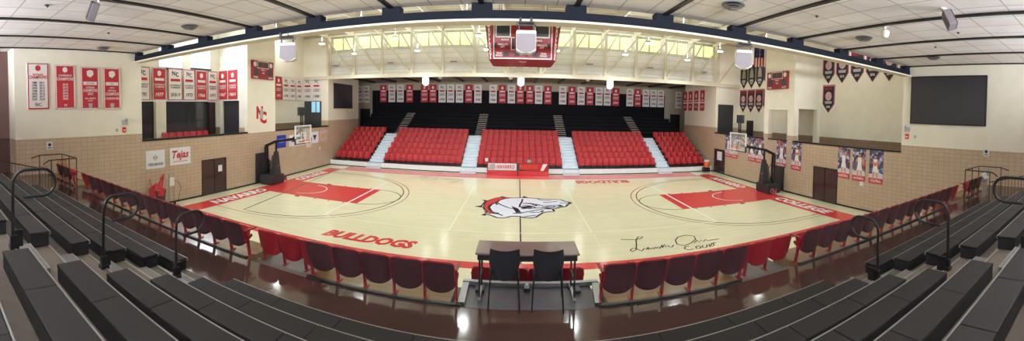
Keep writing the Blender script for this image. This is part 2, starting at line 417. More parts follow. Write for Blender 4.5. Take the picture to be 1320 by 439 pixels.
SIG = [[(3.98,-5.55),(4.18,-5.61),(4.56,-5.73),(4.82,-5.62),(4.96,-5.44),(4.78,-5.39),(4.57,-5.73),(4.39,-6.36),(4.22,-6.79),(4.03,-6.93),(4.02,-6.75),(4.17,-6.61),(4.29,-6.67),(4.4,-6.97),(4.6,-6.7)],
[(4.61,-6.85),(4.76,-6.65),(4.79,-6.7),(4.68,-6.86),(4.81,-6.85),(4.95,-6.7),(4.9,-6.88),(5.07,-6.68),(5.02,-6.86),(5.18,-6.67),(5.13,-6.9),(5.37,-6.57),(5.27,-6.85),(5.5,-6.51),(5.41,-6.84),(5.58,-6.64),(5.55,-6.84),(5.63,-6.91),(5.79,-6.71)],
[(6.37,-5.86),(6.08,-6.22),(5.96,-6.67),(6.16,-6.9),(6.55,-6.72),(6.91,-6.41),(7.02,-6.04),(6.77,-5.78),(6.4,-5.87)],
[(6.65,-6.76),(6.93,-6.53),(6.86,-6.74),(7.09,-6.6),(7.07,-6.77),(7.3,-6.57),(7.28,-6.74),(7.52,-6.73),(7.81,-6.74)],
[(6.32,-7.01),(6.13,-7.04),(6.02,-7.23),(6.12,-7.39),(6.34,-7.35)],[(6.51,-7.19),(6.67,-7.12),(6.7,-7.27),(6.6,-7.4),(6.47,-7.38),(6.5,-7.21)],[(6.83,-7.14),(6.74,-7.34),(6.82,-7.42),(6.95,-7.32),(7.03,-7.14)],[(7.02,-7.44),(7.13,-7.13),(7.26,-7.11),(7.16,-7.26),(7.09,-7.28),(7.18,-7.4)],[(7.24,-7.36),(7.35,-7.06)],[(7.24,-7.09),(7.48,-7.08)]]
sg = MB()
for l in SIG: band(sg, l, .05, .005)
floor_part('signature', sg, BLACKF, 'black handwritten court name by the near right sideline')
sg = MB()
for l in SIG: band(sg, [(-x, -y) for x, y in l], .03, .005)
floor_part('signature', sg, GREYF, 'faint handwritten court name by the far left sideline')
def ftext(s, x, y, h, w, rz, m, shear=0., bold=.03, lab=None):
    o = text('lettering', s, h, m, floor, x, .006, y, maxw=-w, shear=shear, bold=bold, flat=True, rz=rz)
    if lab: o['label'] = lab
ftext('BULLDOGS', -5.79, -6.6, .84, 3.85, 0, REDF, .3, .055, 'red lettering BULLDOGS by the near left sideline')
ftext('BULLDOGS', 5.95, 6.62, 1.1, 3.95, PI, REDF, 0., .05, 'red lettering BULLDOGS upside down by the far sideline')
ftext('NAVARRO', -14.9, -3.85, .72, 4.5, PI/2, WHITEF, .1, .04); ftext('COLLEGE', -14.95, 4.15, .72, 4.0, PI/2, WHITEF, .1, .04)
ftext('NAVARRO', 15.0, 4.2, .72, 4.3, -PI/2, WHITEF, .1, .04); ftext('COLLEGE', 15.0, -4.0, .72, 4.5, -PI/2, WHITEF, .1, .04)

# ---- side walls of the court
def side_wall(side):
    X, B = (XL, BL) if side == 'left' else (XR, BR)
    sg = -1 if side == 'left' else 1
    o = lambda d: X+sg*d           # d metres behind the wall face
    def bx(mb, d0, d1, y0, y1, z0, z1, mi): mb.box(min(o(d0),o(d1)), max(o(d0),o(d1)), y0, y1, z0, z1, mi)
    m = MB()
    bx(m, 0, .3, YN, YF, 0, SILL, 0)                          # parapet below the gallery
    bx(m, -.012, 0, -13.8, 9.72, 0, .1, 2)                    # dark base strip
    bx(m, 0, abs(B-X), -16.15, YN, 0, BRK, 0)                 # near block: tile
    bx(m, 0, abs(B-X), -16.15, YN, BRK, CEIL+.6, 1)           # near block: paint
    bx(m, 0, abs(B-X), YF, 15.8, 0, BRK+.12, 0)
    bx(m, 0, abs(B-X), YF, 15.8, BRK+.12, 12, 1)
    struct(m.build('wall_'+side, [BRICK_X, CREAM, BLACK]), 'tan tiled and cream painted %s wall of the gym' % side)
    m = MB(); bx(m, -.03, .33, YN, -1.5 if side == 'left' else -1.16, SILL, SILL+.09, 0)
    bx(m, -.03, .33, 1.5 if side == 'left' else 2.12, YF, SILL, SILL+.09, 0)
    struct(m.build('trim_1' if side == 'left' else 'trim_2', BLACK), 'black rail cap along the %s gallery sill' % side)
    # gallery floor, back wall
    m = MB(); bx(m, .3, abs(B-X), YN, YF, 2.3, 2.6, 0)
    struct(m.build('floor_gallery', TREAD))
    m = MB()
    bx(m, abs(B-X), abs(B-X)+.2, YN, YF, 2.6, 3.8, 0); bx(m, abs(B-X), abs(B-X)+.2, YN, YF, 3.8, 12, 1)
    struct(m.build('wall_gallery_'+side, [BRICKSHADE_X, CREAM]), 'back wall of the %s gallery' % side)
side_wall('left'); side_wall('right')
# towers between the gallery openings
def tower_left():
    y0, y1 = -1.5, 1.5; t = .25
    m = MB()
    m.box(XL-t, XL, y0, y1, SILL, 11.9, 0)
    m.box(BL+.01, XL-t, y1-t, y1, 2.6, 11.9, 0)
    xa, xb = -18.7, -17.15
    m.box(xb, XL-t, y0, y0+t, 2.6, 11.9, 0); m.box(BL+.01, xa, y0, y0+t, 2.6, 11.9, 0); m.box(xa, xb, y0, y0+t, 5.6, 11.9, 0)
    m.box(xb-.02, XL-t-.01, y0-.01, y0, 2.6, 3.8, 1)
    struct(m.build('wall_tower_left', [CREAM, BRICK_Y]), 'cream tower between the two left gallery openings')
    d = MB(); d.box(xa+.02, xb-.02, y0+.1, y0+.14, 2.6, 5.58)
    struct(d.build('door_1', DARK), 'dark doorway in the side of the left tower')
tower_left()
def tower_right():
    y0, y1 = -1.16, 2.12; t = .4
    m = MB()
    for (a, b) in ((y0, -.55), (1.6, y1)):
        m.box(XR, XR+t, a, b, SILL, BRK, 1); m.box(XR, XR+t, a, b, BRK, 5.6, 0)
    m.box(XR, XR+t, y0, y1, 5.6, 11.9, 0)
    m.box(XR, XR+t, -.55, 1.6, SILL, SILL+.08, 2)
    xa, xb = 17.15, 18.95
    m.box(XR+t, xa, y0, y0+t, 2.6, 5.7, 0); m.box(xb, BR-.01, y0, y0+t, 2.6, 5.7, 0)
    m.box(XR+t, BR-.01, y0, y0+t, 5.7, 11.9, 0)
    m.box(XR+t, BR-.01, y1-t, y1, 5.7, 11.9, 0)
    m.box(XR+t, xa, y1-t, y1, 2.6, 5.7, 0); m.box(xb, BR-.01, y1-t, y1, 2.6, 5.7, 0)
    struct(m.build('wall_tower_right', [CREAM, BRICK_X, BLACK]), 'cream tower with an open bay between the right gallery openings')
tower_right()
# windows and dark glass of the left gallery
for i, (a, b, z0, z1) in enumerate(((-6.66, -4.9, 7.65, 9.9), (-4.07, -2.4, 7.75, 9.9))):
    m = MB(); m.box(BL, BL+.05, a, b, z0, z1)
    w = struct(m.build('window_%d' % (i+1), WINB), 'tall window with pale blinds high in the left gallery')
    q = MB(); q.box(BL, BL+.1, a-.05, b+.05, z0-.1, z0); q.build('sill', DARK, w)
    q = MB()
    for k in range(1, 8): q.box(BL+.05, BL+.06, a+(b-a)*k/8-.012, a+(b-a)*k/8+.012, z0, z1)
    q.build('blind_slats', CREAM, w)
for i, (a, b) in enumerate(((-9.2, -7.2), (-6.35, -2.75))):
    m = MB(); m.box(BL, BL+.05, a, b, 2.65, 5.5)
    w = struct(m.build('window_%d' % (i+3), GLASSD), 'dark glass at the back of the left gallery')
    q = MB(); q.box(BL, BL+.09, a, b, 5.5, 5.58); q.box(BL, BL+.09, a-.06, a, 2.6, 5.58); q.box(BL, BL+.09, b, b+.06, 2.6, 5.58)
    q.box(BL+.05, BL+.09, a, b, 4.3, 4.34)
    q.build('window_frame', SCREENF, w)
m = MB(); m.box(BL, BL+.35, -7.15, -6.4, 2.6, 5.55); struct(m.build('trim_3', CREAM), 'cream pillar between dark gallery windows')
m = MB(); m.box(BL, BL+.3, -2.72, -2.2, 2.6, 5.5); struct(m.build('trim_4', DOORM), 'dark post beside the gallery window')
m = MB(); m.box(-18.9, -17.1, YF-.04, YF, 3.3, 5.7); m2 = MB()
w = struct(m.build('window_5', GLASSD), 'window in the far end of the left gallery')
m2.box(-18.1, -17.7, YF-.06, YF-.04, 4.7, 5.65); m2.box(-17.6, -17.25, YF-.06, YF-.04, 4.7, 5.65); m2.build('pane', WINC, w)
m = MB(); m.box(16.95, 18.55, YF-.04, YF, 2.6, 6.05)
struct(m.build('door_2', DARK), 'dark doorway at the far end of the right gallery')
m = MB(); m.box(18.2, 18.9, 6.5, 6.55, 2.6, 4.7); struct(m.build('trim_5', BLACK))
m = MB(); m.box(BL+.02, BL+.06, 3.2, 4.4, 2.6, 4.9); struct(m.build('door_3', DARK), 'grey door at the back of the far left gallery')

# ---- low ceiling over the spectators, its tee strips, the beam at its edge
m = MB(); m.box(-21, 21, -25, -9.8, CEIL, CEIL+.15); struct(m.build('ceiling', CEILM), 'white tiled ceiling over the near stands')
BAYX = [1.33+2.53*k for k in range(-7, 7)]
for i, x in enumerate(BAYX):
    if not XL-.2 < x < XR: continue
    m = MB(); m.box(x-.07, x+.07, -24.5, -9.8, CEIL-.05, CEIL-.001)
    struct(m.build('trim_%d' % (20+i), BLACK), 'black strip across the near ceiling')
m = MB(); m.box(XL-.0, XR, -9.98, -9.62, 7.5, 7.74, 0)
m.box(XL, XR, -10.06, -9.54, 7.44, 7.5, 1)
for x in BAYX:
    if XL < x < XR: m.box(x-.27, x+.27, -9.96, -9.64, 7.74, CEIL, 0)
struct(m.build('beam', [NAVY, TRUSSM]), 'long dark blue beam at the edge of the near ceiling')
# ---- high roof over the court with joists
m = MB(); m.box(-19.3, 19.5, -9.8, 10.1, 11.9, 12.05); m.box(-19.3, 19.5, -9.95, -9.8, CEIL+.15, 12.05)
for k in range(12): m.box(-19.3, 19.5, -8.9+k*1.6, -8.78+k*1.6, 11.55, 11.9)
for x in BAYX: m.box(x-.06, x+.06, -9.8, 9.9, 11.2, 11.55)
struct(m.build('roof', TRUSSM), 'cream high roof with joists over the court')
# ---- clerestory wall above the far stand with daylight windows
m = MB(); m.box(-19.2, 19.4, 9.9, 10.1, 7.7, 11.9)
for k in range(-7, 7):
    x = 1.48+2.56*k
    m.box(x+.25, x+2.2, 9.82, 9.9, 8.0, 8.12, 1)
struct(m.build('wall_clerestory', [SIDING, TRUSSM]), 'pale panelled wall above the far stand')
n = 10
for k in range(-7, 7):
    x = 1.48+2.56*k
    for (a, b) in ((.28, 1.22), (1.32, 2.26)):
        m = MB(); m.box(x+a, x+b, 9.84, 9.9, 10.2, 11.2)
        w = struct(m.build('window_%d' % n, WINY)); n += 1
        q = MB(); q.box(x+a-.04, x+a, 9.8, 9.9, 10.16, 11.24); q.box(x+b, x+b+.04, 9.8, 9.9, 10.16, 11.24); q.box(x+a, x+b, 9.8, 9.9, 10.16, 10.2); q.box(x+a, x+b, 9.8, 9.9, 11.2, 11.24)
        q.build('window_frame', TRUSSM, w)
# ---- truss
m = MB()
m.box(XL-2.5, XR+2.5, 9.15, 9.45, 7.62, 7.78); m.box(XL-2.5, XR+2.5, 9.22, 9.38, 7.78, 7.92)
m.box(XL-2.5, XR+2.5, 9.15, 9.45, 11.35, 11.6)
xs = [1.48+2.56*k for k in range(-7, 8)]
for x in xs: m.box(x-.1, x+.1, 9.2, 9.4, 7.8, 11.4)
tr = struct(m.build('trim_60', TRUSSM), 'cream steel truss spanning the gym above the far stand')
mid = .2
for i in range(len(xs)-1):
    a, b = xs[i], xs[i+1]
    d = MB()
    if (a+b)/2 < mid-1: d.beam((a+.05, 9.3, 11.0), (b-.05, 9.3, 7.9), .13, .13); d.beam((a+1.5, 9.5, 11.35), (b-.02, 9.35, 9.7), .11, .11)
    elif (a+b)/2 > mid+1: d.beam((b-.05, 9.3, 11.0), (a+.05, 9.3, 7.9), .13, .13); d.beam((b-1.5, 9.5, 11.35), (a+.02, 9.35, 9.7), .11, .11)
    else: d.beam((a+.05, 9.3, 7.9), ((a+b)/2, 9.3, 8.7), .1, .1); d.beam((b-.05, 9.3, 7.9), ((a+b)/2, 9.3, 8.7), .1, .1)
    d.build('brace', TRUSSM, tr)
# ---- far stand shell: side walls' recess, back wall, ceiling
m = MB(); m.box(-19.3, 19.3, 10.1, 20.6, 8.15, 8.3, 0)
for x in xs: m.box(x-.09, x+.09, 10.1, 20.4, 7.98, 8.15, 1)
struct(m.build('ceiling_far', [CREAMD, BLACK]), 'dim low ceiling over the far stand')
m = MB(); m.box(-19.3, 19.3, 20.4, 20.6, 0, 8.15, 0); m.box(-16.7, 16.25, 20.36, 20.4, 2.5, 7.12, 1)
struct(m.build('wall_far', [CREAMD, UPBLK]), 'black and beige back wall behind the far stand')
for s in (-1, 1):
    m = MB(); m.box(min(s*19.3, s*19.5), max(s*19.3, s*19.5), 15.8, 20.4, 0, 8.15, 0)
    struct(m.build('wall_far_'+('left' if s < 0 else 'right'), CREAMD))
    m = MB(); m.box(min(s*17.0, s*18.2), max(s*17.0, s*18.2), 20.3, 20.4, 2.5, 5.0)
    struct(m.build('door_%d' % (4 if s < 0 else 5), BLACK), 'dark doorway in the far %s corner' % ('left' if s < 0 else 'right'))
    m = MB(); m.box(min(s*15.8, s*19.3), max(s*15.8, s*19.3), 15.0, 20.4, 2.2, 2.45); struct(m.build('floor_far', STANDDK))
BRICKX2 = grid_mat('dark_maroon_tile', (84, 58, 54), (78, 54, 50), (60, 42, 40), 'YZ', .3, .2, .012, .45); MAROONW = mat('dark_maroon_wall', (108, 82, 78), .6, noise=.04)  # tile and wall tones of the left exit, darker than the right one
# ---- walls behind and beside the viewer
m = MB(); m.box(-21, 21, -25, -24.8, 0, CEIL); struct(m.build('wall_near', CREAM))
for s, X in ((-1, -17.6), (1, 17.9)):
    m = MB(); m.box(min(X, X+s*.2), max(X, X+s*.2), -24.8, -16.15, 2.2, BRK, 0); m.box(min(X, X+s*.2), max(X, X+s*.2), -24.8, -16.15, BRK, CEIL, 1)
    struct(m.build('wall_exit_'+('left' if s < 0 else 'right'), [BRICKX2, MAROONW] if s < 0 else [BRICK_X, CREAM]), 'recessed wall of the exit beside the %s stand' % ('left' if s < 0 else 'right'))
# ---- near platform: walkway, tan front deck, stepped tiers
ROWS = 8
RY = [YD(4.035-.6*k) for k in range(ROWS+1)]; RT = [2.573+.22*k for k in range(ROWS+1)]
m = MB(); m.box(-17.6, 17.9, RY[0]-.3, YD(5.27), 1.9, FZ, 0)
for s in (-1, 1): m.box(min(s*11.75, s*17.5), max(s*11.75, s*17.5), -24.8, RY[0]-.3, 1.9, FZ, 0)
struct(m.build('floor_walkway', WALK), 'dark polished walkway behind the front row')
m = MB()
segs = [(-16.2, -14.95), (-14.9, -13.3), (-11.8, -4.85), (-3.5, -.95), (1.06, 3.5), (4.85, 11.8), (13.3, 14.9)]
for a, b in segs: m.box(a, b, YD(5.27), YD(5.33), FZ-.1, FZ+.03)
struct(m.build('trim_70', BLACK), 'black kerb strip behind the front row of seats')
m = MB()
for a, b in ((-16.4, -13.3), (-11.8, -4.85), (-3.5, -1.12), (1.22, 3.5), (4.85, 11.8), (13.3, 16.7)): m.box(a, b, YD(5.33), YD(6.1), 1.6, FZ-.015)
struct(m.build('floor_deck', TANDECK), 'tan wooden deck under the front row of seats')
m = MB()
for a, b in ((-13.3, -11.8), (-4.85, -3.5), (3.5, 4.85), (11.8, 13.3)):
    m.box(a, b, YD(5.33), YD(5.62), 1.6, FZ-.12); m.box(a, b, YD(5.62), YD(6.4), 1.6, FZ-.2)
struct(m.build('floor_step', STEPM), 'pale grey step down at the aisle foot')
m = MB(); m.box(-.95, 1.06, YD(5.34), YD(6.1), 1.6, FZ-.03); m.box(-1.6, 1.7, YD(6.2), YD(7.0), 1.4, 1.72)
struct(m.build('floor_bay', RECESSM), 'grey polished bay floor under the folding table')
for k in range(ROWS):
    m = MB(); y1 = RY[k]-.02; y0 = RY[k+1]-.02; z = RT[k]-.2
    if k == ROWS-1: y0 = -24.8
    m.box(-11.6, 11.75, y0, y1, FZ if k else FZ, z)
    struct(m.build('floor_tier', TREAD), 'tan grey footway of bleacher tier')
m = MB(); m.box(-16.2, 16.5, -14.0, -13.9, -.1, 1.6); struct(m.build('wall_platform', STANDDK))

# ================================================================== NEAR STAND
ORD = ['first', 'second', 'third', 'fourth', 'fifth', 'sixth', 'seventh', 'eighth', 'ninth', 'tenth', 'eleventh', 'twelfth', 'thirteenth', 'fourteenth', 'fifteenth']
AL, AR = (-5.08, -4.0), (4.2, 5.27)
SECT = {'left of the left aisle': (-11.5, AL[0]), 'between the two aisles': (AL[1], AR[0]), 'right of the right aisle': (AR[1], 11.65)}
for k in range(7):
    for sec, (a, b) in SECT.items():
        if k == 6 and 'between' in sec: pass
        y1 = RY[k]; y0 = RY[k]-.3; z1 = RT[k]
        t = thing('bleacher_bench', 'charcoal bleacher bench in %s row up from the walkway, %s' % (ORD[k], sec), 'bench', ((a+b)/2, (y0+y1)/2, RT[k-1]-.2 if k else FZ), 0, 'near bleacher benches')
        ox, oy, oz = t.location
        N = max(1, round((b-a)/.93)); w = (b-a)/N
        for i in range(N):
            m = MB(); m.bbox(a+i*w+.004-ox, a+(i+1)*w-.004-ox, y0-oy, y1-oy-.016, z1-.035-oz, z1-oz, .008); m.build('seat', BENCH, t)
        m = MB(); m.box(a-ox, b-ox, y0+.008-oy, y1-.03-oy, z1-.19-oz, z1-.04-oz)
        m.build('rear_panel', BENCHB, t)
        m = MB(); m.box(a-ox, b-ox, y1-.014-oy, y1-oy, z1-.05-oz, z1-.004-oz); m.build('nosing', NOSE, t)
        if k == 0:
            for i in range(N+1):
                x = min(max(a+i*w, a+.04), b-.04)
                m = MB(); m.box(x-.02-ox, x+.02-ox, y0+.04-oy, y1-.03-oy, 0, z1-.036-oz); m.build('bracket', BENCHB, t)
for side, (a, b) in (('left', AL), ('right', AR)):
    for k in range(6):
        z = RT[k]-.2
        m = MB(); m.box(a+.12, b-.12, RY[k+1]-.019, RY[k+1]+.27, z, z+.11, 0); m.box(a+.12, b-.12, RY[k+1]+.255, RY[k+1]+.27, z+.11, z+.115, 1)
        if k: n_ = MB(); n_.box(a+.01, b-.01, RY[k]-.045, RY[k]-.018, RT[k]-.2, RT[k]-.19); struct(n_.build('trim_%d' % (100+k+(10 if side == 'left' else 0)), NOSE))
        tag(m.build('aisle_step', [STEPM, NOSE]), 'pale grey half step, %s up in the %s aisle of the near stand' % (ORD[k], side), 'step', 'aisle half steps of the near stand')
# looped aisle handrails
def handrail(x, k, lab):
    y = RY[k]-.06; z = RT[k]-.2
    t = thing('aisle_handrail', lab, 'handrail', (x, y, z), 0, 'looped handrails in the aisles')
    r = .165; h = .94; L = .56
    pts = [(0,0,0), (0,.01,.3), (0,.02,h-r-.04)]
    for i in range(1, 7): a = PI - PI/2*i/6; pts.append((0, .02+r+r*math.cos(a), h-r+r*math.sin(a)))
    for i in range(0, 9): a = PI/2-PI*i/8; pts.append((0, L-r+r*math.cos(a), h-r+r*math.sin(a)))
    pts.append((0, .15, h-2*r))
    m = MB(); m.tube(pts, .021, 10); m.build('rail', BLACK, t)
    m = MB(); m.box(-.05, .05, -.04, .07, 0, .05); m.box(-.03, .03, -.03, .06, .05, .16); m.box(-.07, -.045, .01, .14, 0, .2); m.build('foot_bracket', BLACK, t)
for side, x in (('left', -4.56), ('right', 4.74)):
    for k, w in ((1, 'lowest'), (3, 'middle'), (5, 'uppermost')):
        handrail(x, k, 'black looped handrail, %s of three in the %s aisle' % (w, side))

# ---- tip-up arena seats, seen from behind in the front row
PITCH = .49
def make_arena_chair(kind, name='arena_chair'):
    """local: seat faces +y, foot of the legs at z 0, pitch wide"""
    shellm = SEATDK if kind == 'dark' else GAPRED  # same seats: dark shell holds their shade, red shell a brighter exposure
    t = thing(name, 'x', 'seat')
    W = .231
    def fn(u, v):
        x = (u-.5)*2; z = .19+v*.49
        hw = W*(1-.07*max(0, (v-.82)/.18)**2)*(1-.03*max(0, (.3-v)/.3)**2)
        zz = z + .075*(abs(x)**2.6)*(max(0, .4-v)/.4)        # curved bottom edge
        zz -= .022*(abs(x)**4)*max(0, (v-.7)/.3)
        return (x*hw, -.16-.27*(v)*.5-.04*(1-x*x)+.05, zz)
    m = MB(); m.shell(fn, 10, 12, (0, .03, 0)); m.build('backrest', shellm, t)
    m = MB()
    rim = []
    for i in range(25):
        q = i/24
        if q < .3: u, v = 0., .25+.75*q/.3
        elif q < .7: u, v = (q-.3)/.4, 1.
        else: u, v = 1., 1-.75*(q-.7)/.3
        p = fn(u, v); rim.append((p[0], p[1]+.022, p[2]+.004))
    m.tube(rim, .013, 6); m.build('backrest_rim', SEATEDGE, t)
    def fs(u, v):
        x = (u-.5)*2
        return (x*.2*(1-.1*v), .0+.09*v+.02*(1-x*x), .26+v*.27)
    m = MB(); m.shell(fs, 8, 8, (0, .035, 0)); m.build('seat', SEATRED, t)
    def standard(x):
        m = MB(); m.beam((x, .02, 0), (x, -.06, .4), .03, .06, 0, (0,1,0)); m.beam((x, -.06, .4), (x, -.1, .51), .03, .05, 0, (0,1,0))
        m.box(x-.03, x+.03, -.05, .11, 0, .018); m.beam((x, -.12, .3), (x, .08, .4), .025, .05)
        m.build('leg', SEATEDGE, t)
        m = MB(); m.bbox(x-.025, x+.025, -.13, .2, .5, .53, .01); m.build('armrest', SEATEDGE, t)
    standard(-PITCH/2+.004)
    return t, standard
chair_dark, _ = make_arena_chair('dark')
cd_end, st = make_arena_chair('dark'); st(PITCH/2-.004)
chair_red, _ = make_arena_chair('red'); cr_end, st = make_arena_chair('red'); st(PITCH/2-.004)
KD = kids_of(None)
used = set()
def place_chair(kind, end, x, y, z, lab, group):
    src = {('dark', 0): chair_dark, ('dark', 1): cd_end, ('red', 0): chair_red, ('red', 1): cr_end}[(kind, end)]
    if src.name not in used:
        used.add(src.name); src.location = (x, y, z); src['label'] = lab; src['group'] = group; return src
    return dup_k(src, KD, (x, y, z), None, lab, group)
FRONT = [(-14.9, 3, 'at the far left end of the front row'), (-11.75, 14, 'left of the left aisle'), (-3.47, 5, 'in the run beside the folding table, left'),
         (1.1, 5, 'in the run beside the folding table, right'), (4.88, 14, 'right of the right aisle'), (13.35, 3, 'at the far right end of the front row')]
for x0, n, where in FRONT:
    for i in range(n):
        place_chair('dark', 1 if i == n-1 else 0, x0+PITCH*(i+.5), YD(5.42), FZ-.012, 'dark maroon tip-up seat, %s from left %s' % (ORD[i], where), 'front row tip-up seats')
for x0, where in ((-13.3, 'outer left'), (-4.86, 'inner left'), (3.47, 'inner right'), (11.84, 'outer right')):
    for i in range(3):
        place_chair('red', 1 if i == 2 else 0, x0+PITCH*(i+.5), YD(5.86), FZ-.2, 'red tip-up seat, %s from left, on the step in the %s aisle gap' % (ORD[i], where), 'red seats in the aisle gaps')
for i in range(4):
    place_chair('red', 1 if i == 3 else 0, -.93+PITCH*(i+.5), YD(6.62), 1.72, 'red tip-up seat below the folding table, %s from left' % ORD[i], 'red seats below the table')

# ---- folding table and its two chairs in the bay
t = thing('folding_table', 'long brown-topped folding table facing the court', 'table', (.05-.04, YD(5.74), FZ))
TW, TD, TH = .775, .28, .73
m = MB(); m.bbox(-TW, TW, -TD, TD, TH-.03, TH, .008); m.build('tabletop', TABLEM, t)
m = MB(); m.box(-TW+.03, TW-.03, -TD+.04, -TD+.065, TH-.12, TH-.03); m.box(-TW+.03, TW-.03, TD-.065, TD-.04, TH-.12, TH-.03); m.build('apron', TABLEK, t)
for s in (-1, 1):
    x = s*(TW-.06)
    m = MB(); m.tube([(x, -TD+.09, TH-.04), (x, -TD+.09, .03)], .016, 8); m.tube([(x, TD-.09, TH-.04), (x, TD-.09, .03)], .016, 8); m.tube([(x, -TD+.09, .3), (x, TD-.09, .3)], .012, 8)
    m.build('leg', TABLEK, t)
    m = MB(); m.bbox(x-.02, x+.02, -TD-.0, TD, 0, .035, .008); m.build('foot', ALU, t)
def stack_chair(x, y, rz, lab):
    t = thing('stacking_chair', lab, 'chair', (x, y, FZ), rz, 'chairs at the folding table')
    def fb(u, v):
        a = (u-.5)*2; hw = .218*(1-.2*abs(v-.62)**1.2)*(1 if v > .45 else 1-.25*(.45-v)/.45)
        return (a*hw, -.23-.1*v-.05*(1-a*a)+.05, .44+.46*v+.018*a*a)
    m = MB(); m.shell(fb, 10, 10, (0, .014, 0)); m.build('backrest', CHAIRK, t)
    def fs(u, v):
        a = (u-.5)*2
        return (a*(.22+.01*v), -.2+.42*v, .445+.015*a*a-.02*max(0, v-.8)*5)
    m = MB(); m.shell(fs, 8, 8, (0, 0, -.014)); m.build('seat', CHAIRK, t)
    for sx in (-1, 1):
        for (y0, y1) in ((.16, .22), (-.18, -.25)):
            m = MB(); m.tube([(sx*.2, y0, .43), (sx*.225, y1, 0)], .0115, 8); m.build('leg', BLACK, t)
        m = MB(); m.tube([(sx*.2, -.18, .42), (sx*.2, .16, .42)], .011, 8); m.tube([(sx*.2, -.18, .42), (sx*.17, -.24, .6)], .011, 8); m.build('side_rail', BLACK, t)
stack_chair(-.33, YD(5.45), .04, 'black stacking chair at the left half of the folding table')
stack_chair(.31, YD(5.45), -.06, 'black stacking chair at the right half of the folding table')
# aluminium edging of the bay
m = MB()
for x0, x1, xb0, xb1 in ((-1.0, -.9, -1.02, -.92), (1.01, 1.11, 1.1, 1.2)):
    m.prism([(x0, YD(5.36)), (x1, YD(5.36)), (xb1, YD(6.08)), (xb0, YD(6.08))], 'z', FZ-.02, FZ+.03)
m.box(-1.02, 1.2, YD(6.02), YD(6.1), FZ-.02, FZ+.04)
struct(m.build('trim_71', ALU), 'aluminium edging around the table bay')
for x, s in ((-.72, 'left'), (.8, 'right')):
    m = MB(); m.bbox(x-.07, x+.07, YD(5.78), YD(5.98), FZ-.029, FZ+.02, .01)
    tag(m.build('floor_box', [DARK]), 'small dark floor box in the bay, %s of the two' % s, 'floor box')
t = thing('small_device', 'small black and white device on the floor under the table', 'device', (.02, YD(5.9), FZ-.03))
m = MB(); m.bbox(-.05, .05, -.04, .04, 0, .07, .01); m.build('body', BLACK, t)
m = MB(); m.prism([(-.04, .07), (.04, .07), (.02, .12), (-.02, .12)], 'y', -.05, .03); m.build('cover', SIGNW, t)

# ---- guard rails at the stair heads
def guard(mx, lab):
    """box of rails round the stair head; mx mirrors for the right side"""
    X = lambda x: (x if mx > 0 else .12-x)
    t = thing('stair_guard_rail', lab, 'railing', (X(-11.7), -16.1, FZ))
    o = t.location
    P = lambda x, y, z: (X(x)-o.x, y-o.y, z-FZ)
    top = 3.52
    m = MB()
    for (x, y) in ((-11.68, -16.1), (-11.72, -15.2), (-12.4, -15.2), (-13.1, -15.2), (-13.15, -16.05)):
        m = MB(); m.tube([P(x, y, FZ), P(x, y, top)], .017, 6); m.build('post', BLACK, t)
    m = MB()
    m.tube([P(-11.62, -16.4, top-.12), P(-11.66, -16.2, top-.01), P(-11.68, -16.1, top), P(-11.72, -15.2, top), P(-13.1, -15.2, top), P(-13.15, -16.05, top), P(-13.2, -16.35, top-.1)], .02, 8)
    m.build('top_rail', BLACK, t)
    m = MB()
    pts0 = (-11.62, -16.12, 3.2); pts1 = (-11.62, -18.4, 3.75)
    m.tube([P(*pts0), P(*pts1)], .018, 6); m.tube([P(-11.62, -16.12, FZ+.12), P(-11.62, -18.4, FZ+.35)], .014, 6)
    for i in range(22):
        q = i/21; y = -16.12-2.28*q
        m.tube([P(-11.62, y, FZ+.12+.23*q), P(-11.62, y, 3.2+.55*q)], .008, 5)
    m.build('baluster_panel', BLACK, t)
guard(1, 'black guard rail round the stair head at the left end of the stand')
guard(-1, 'black guard rail round the stair head at the right end of the stand')
t = thing('wooden_stool', 'wooden stool against the left wall behind the guard rail', 'stool', (-15.65, -14.25, FZ))
m = MB(); m.bbox(-.17, .17, -.17, .17, .66, .7, .01); m.build('seat', WOOD, t)
for sx in (-1, 1):
    for sy in (-1, 1):
        m = MB(); m.beam((sx*.12, sy*.12, .66), (sx*.2, sy*.2, 0), .04, .04); m.build('leg', WOOD, t)
m = MB()
for z, w in ((.2, .175), (.42, .145)):
    for s in (-1, 1): m.box(-w, w, s*w-.012, s*w+.012, z, z+.03); m.box(s*w-.012, s*w+.012, -w, w, z+.05, z+.08)
m.build('rung', WOOD, t)
t = thing('folded_chair_frame', 'folded light grey tube frame behind the right guard rail', 'folded frame', (13.9, -15.35, FZ))
for i in range(3):
    y = .0+i*.1
    m = MB(); m.tube([(-.35+i*.1, y, 0), (-.1+i*.15, y, .75), (.1+i*.15, y, 1.05)], .018, 6); m.tube([(.25, y+.03, 0), (-.2+i*.1, y+.03, .8)], .018, 6); m.build('tube_frame', ALU, t)
    m = MB(); m.bbox(-.35+i*.12, .05+i*.12, y-.03, y+.05, .72+.05*i, .8+.05*i, .01); m.build('seat_pad', SIGNW, t)

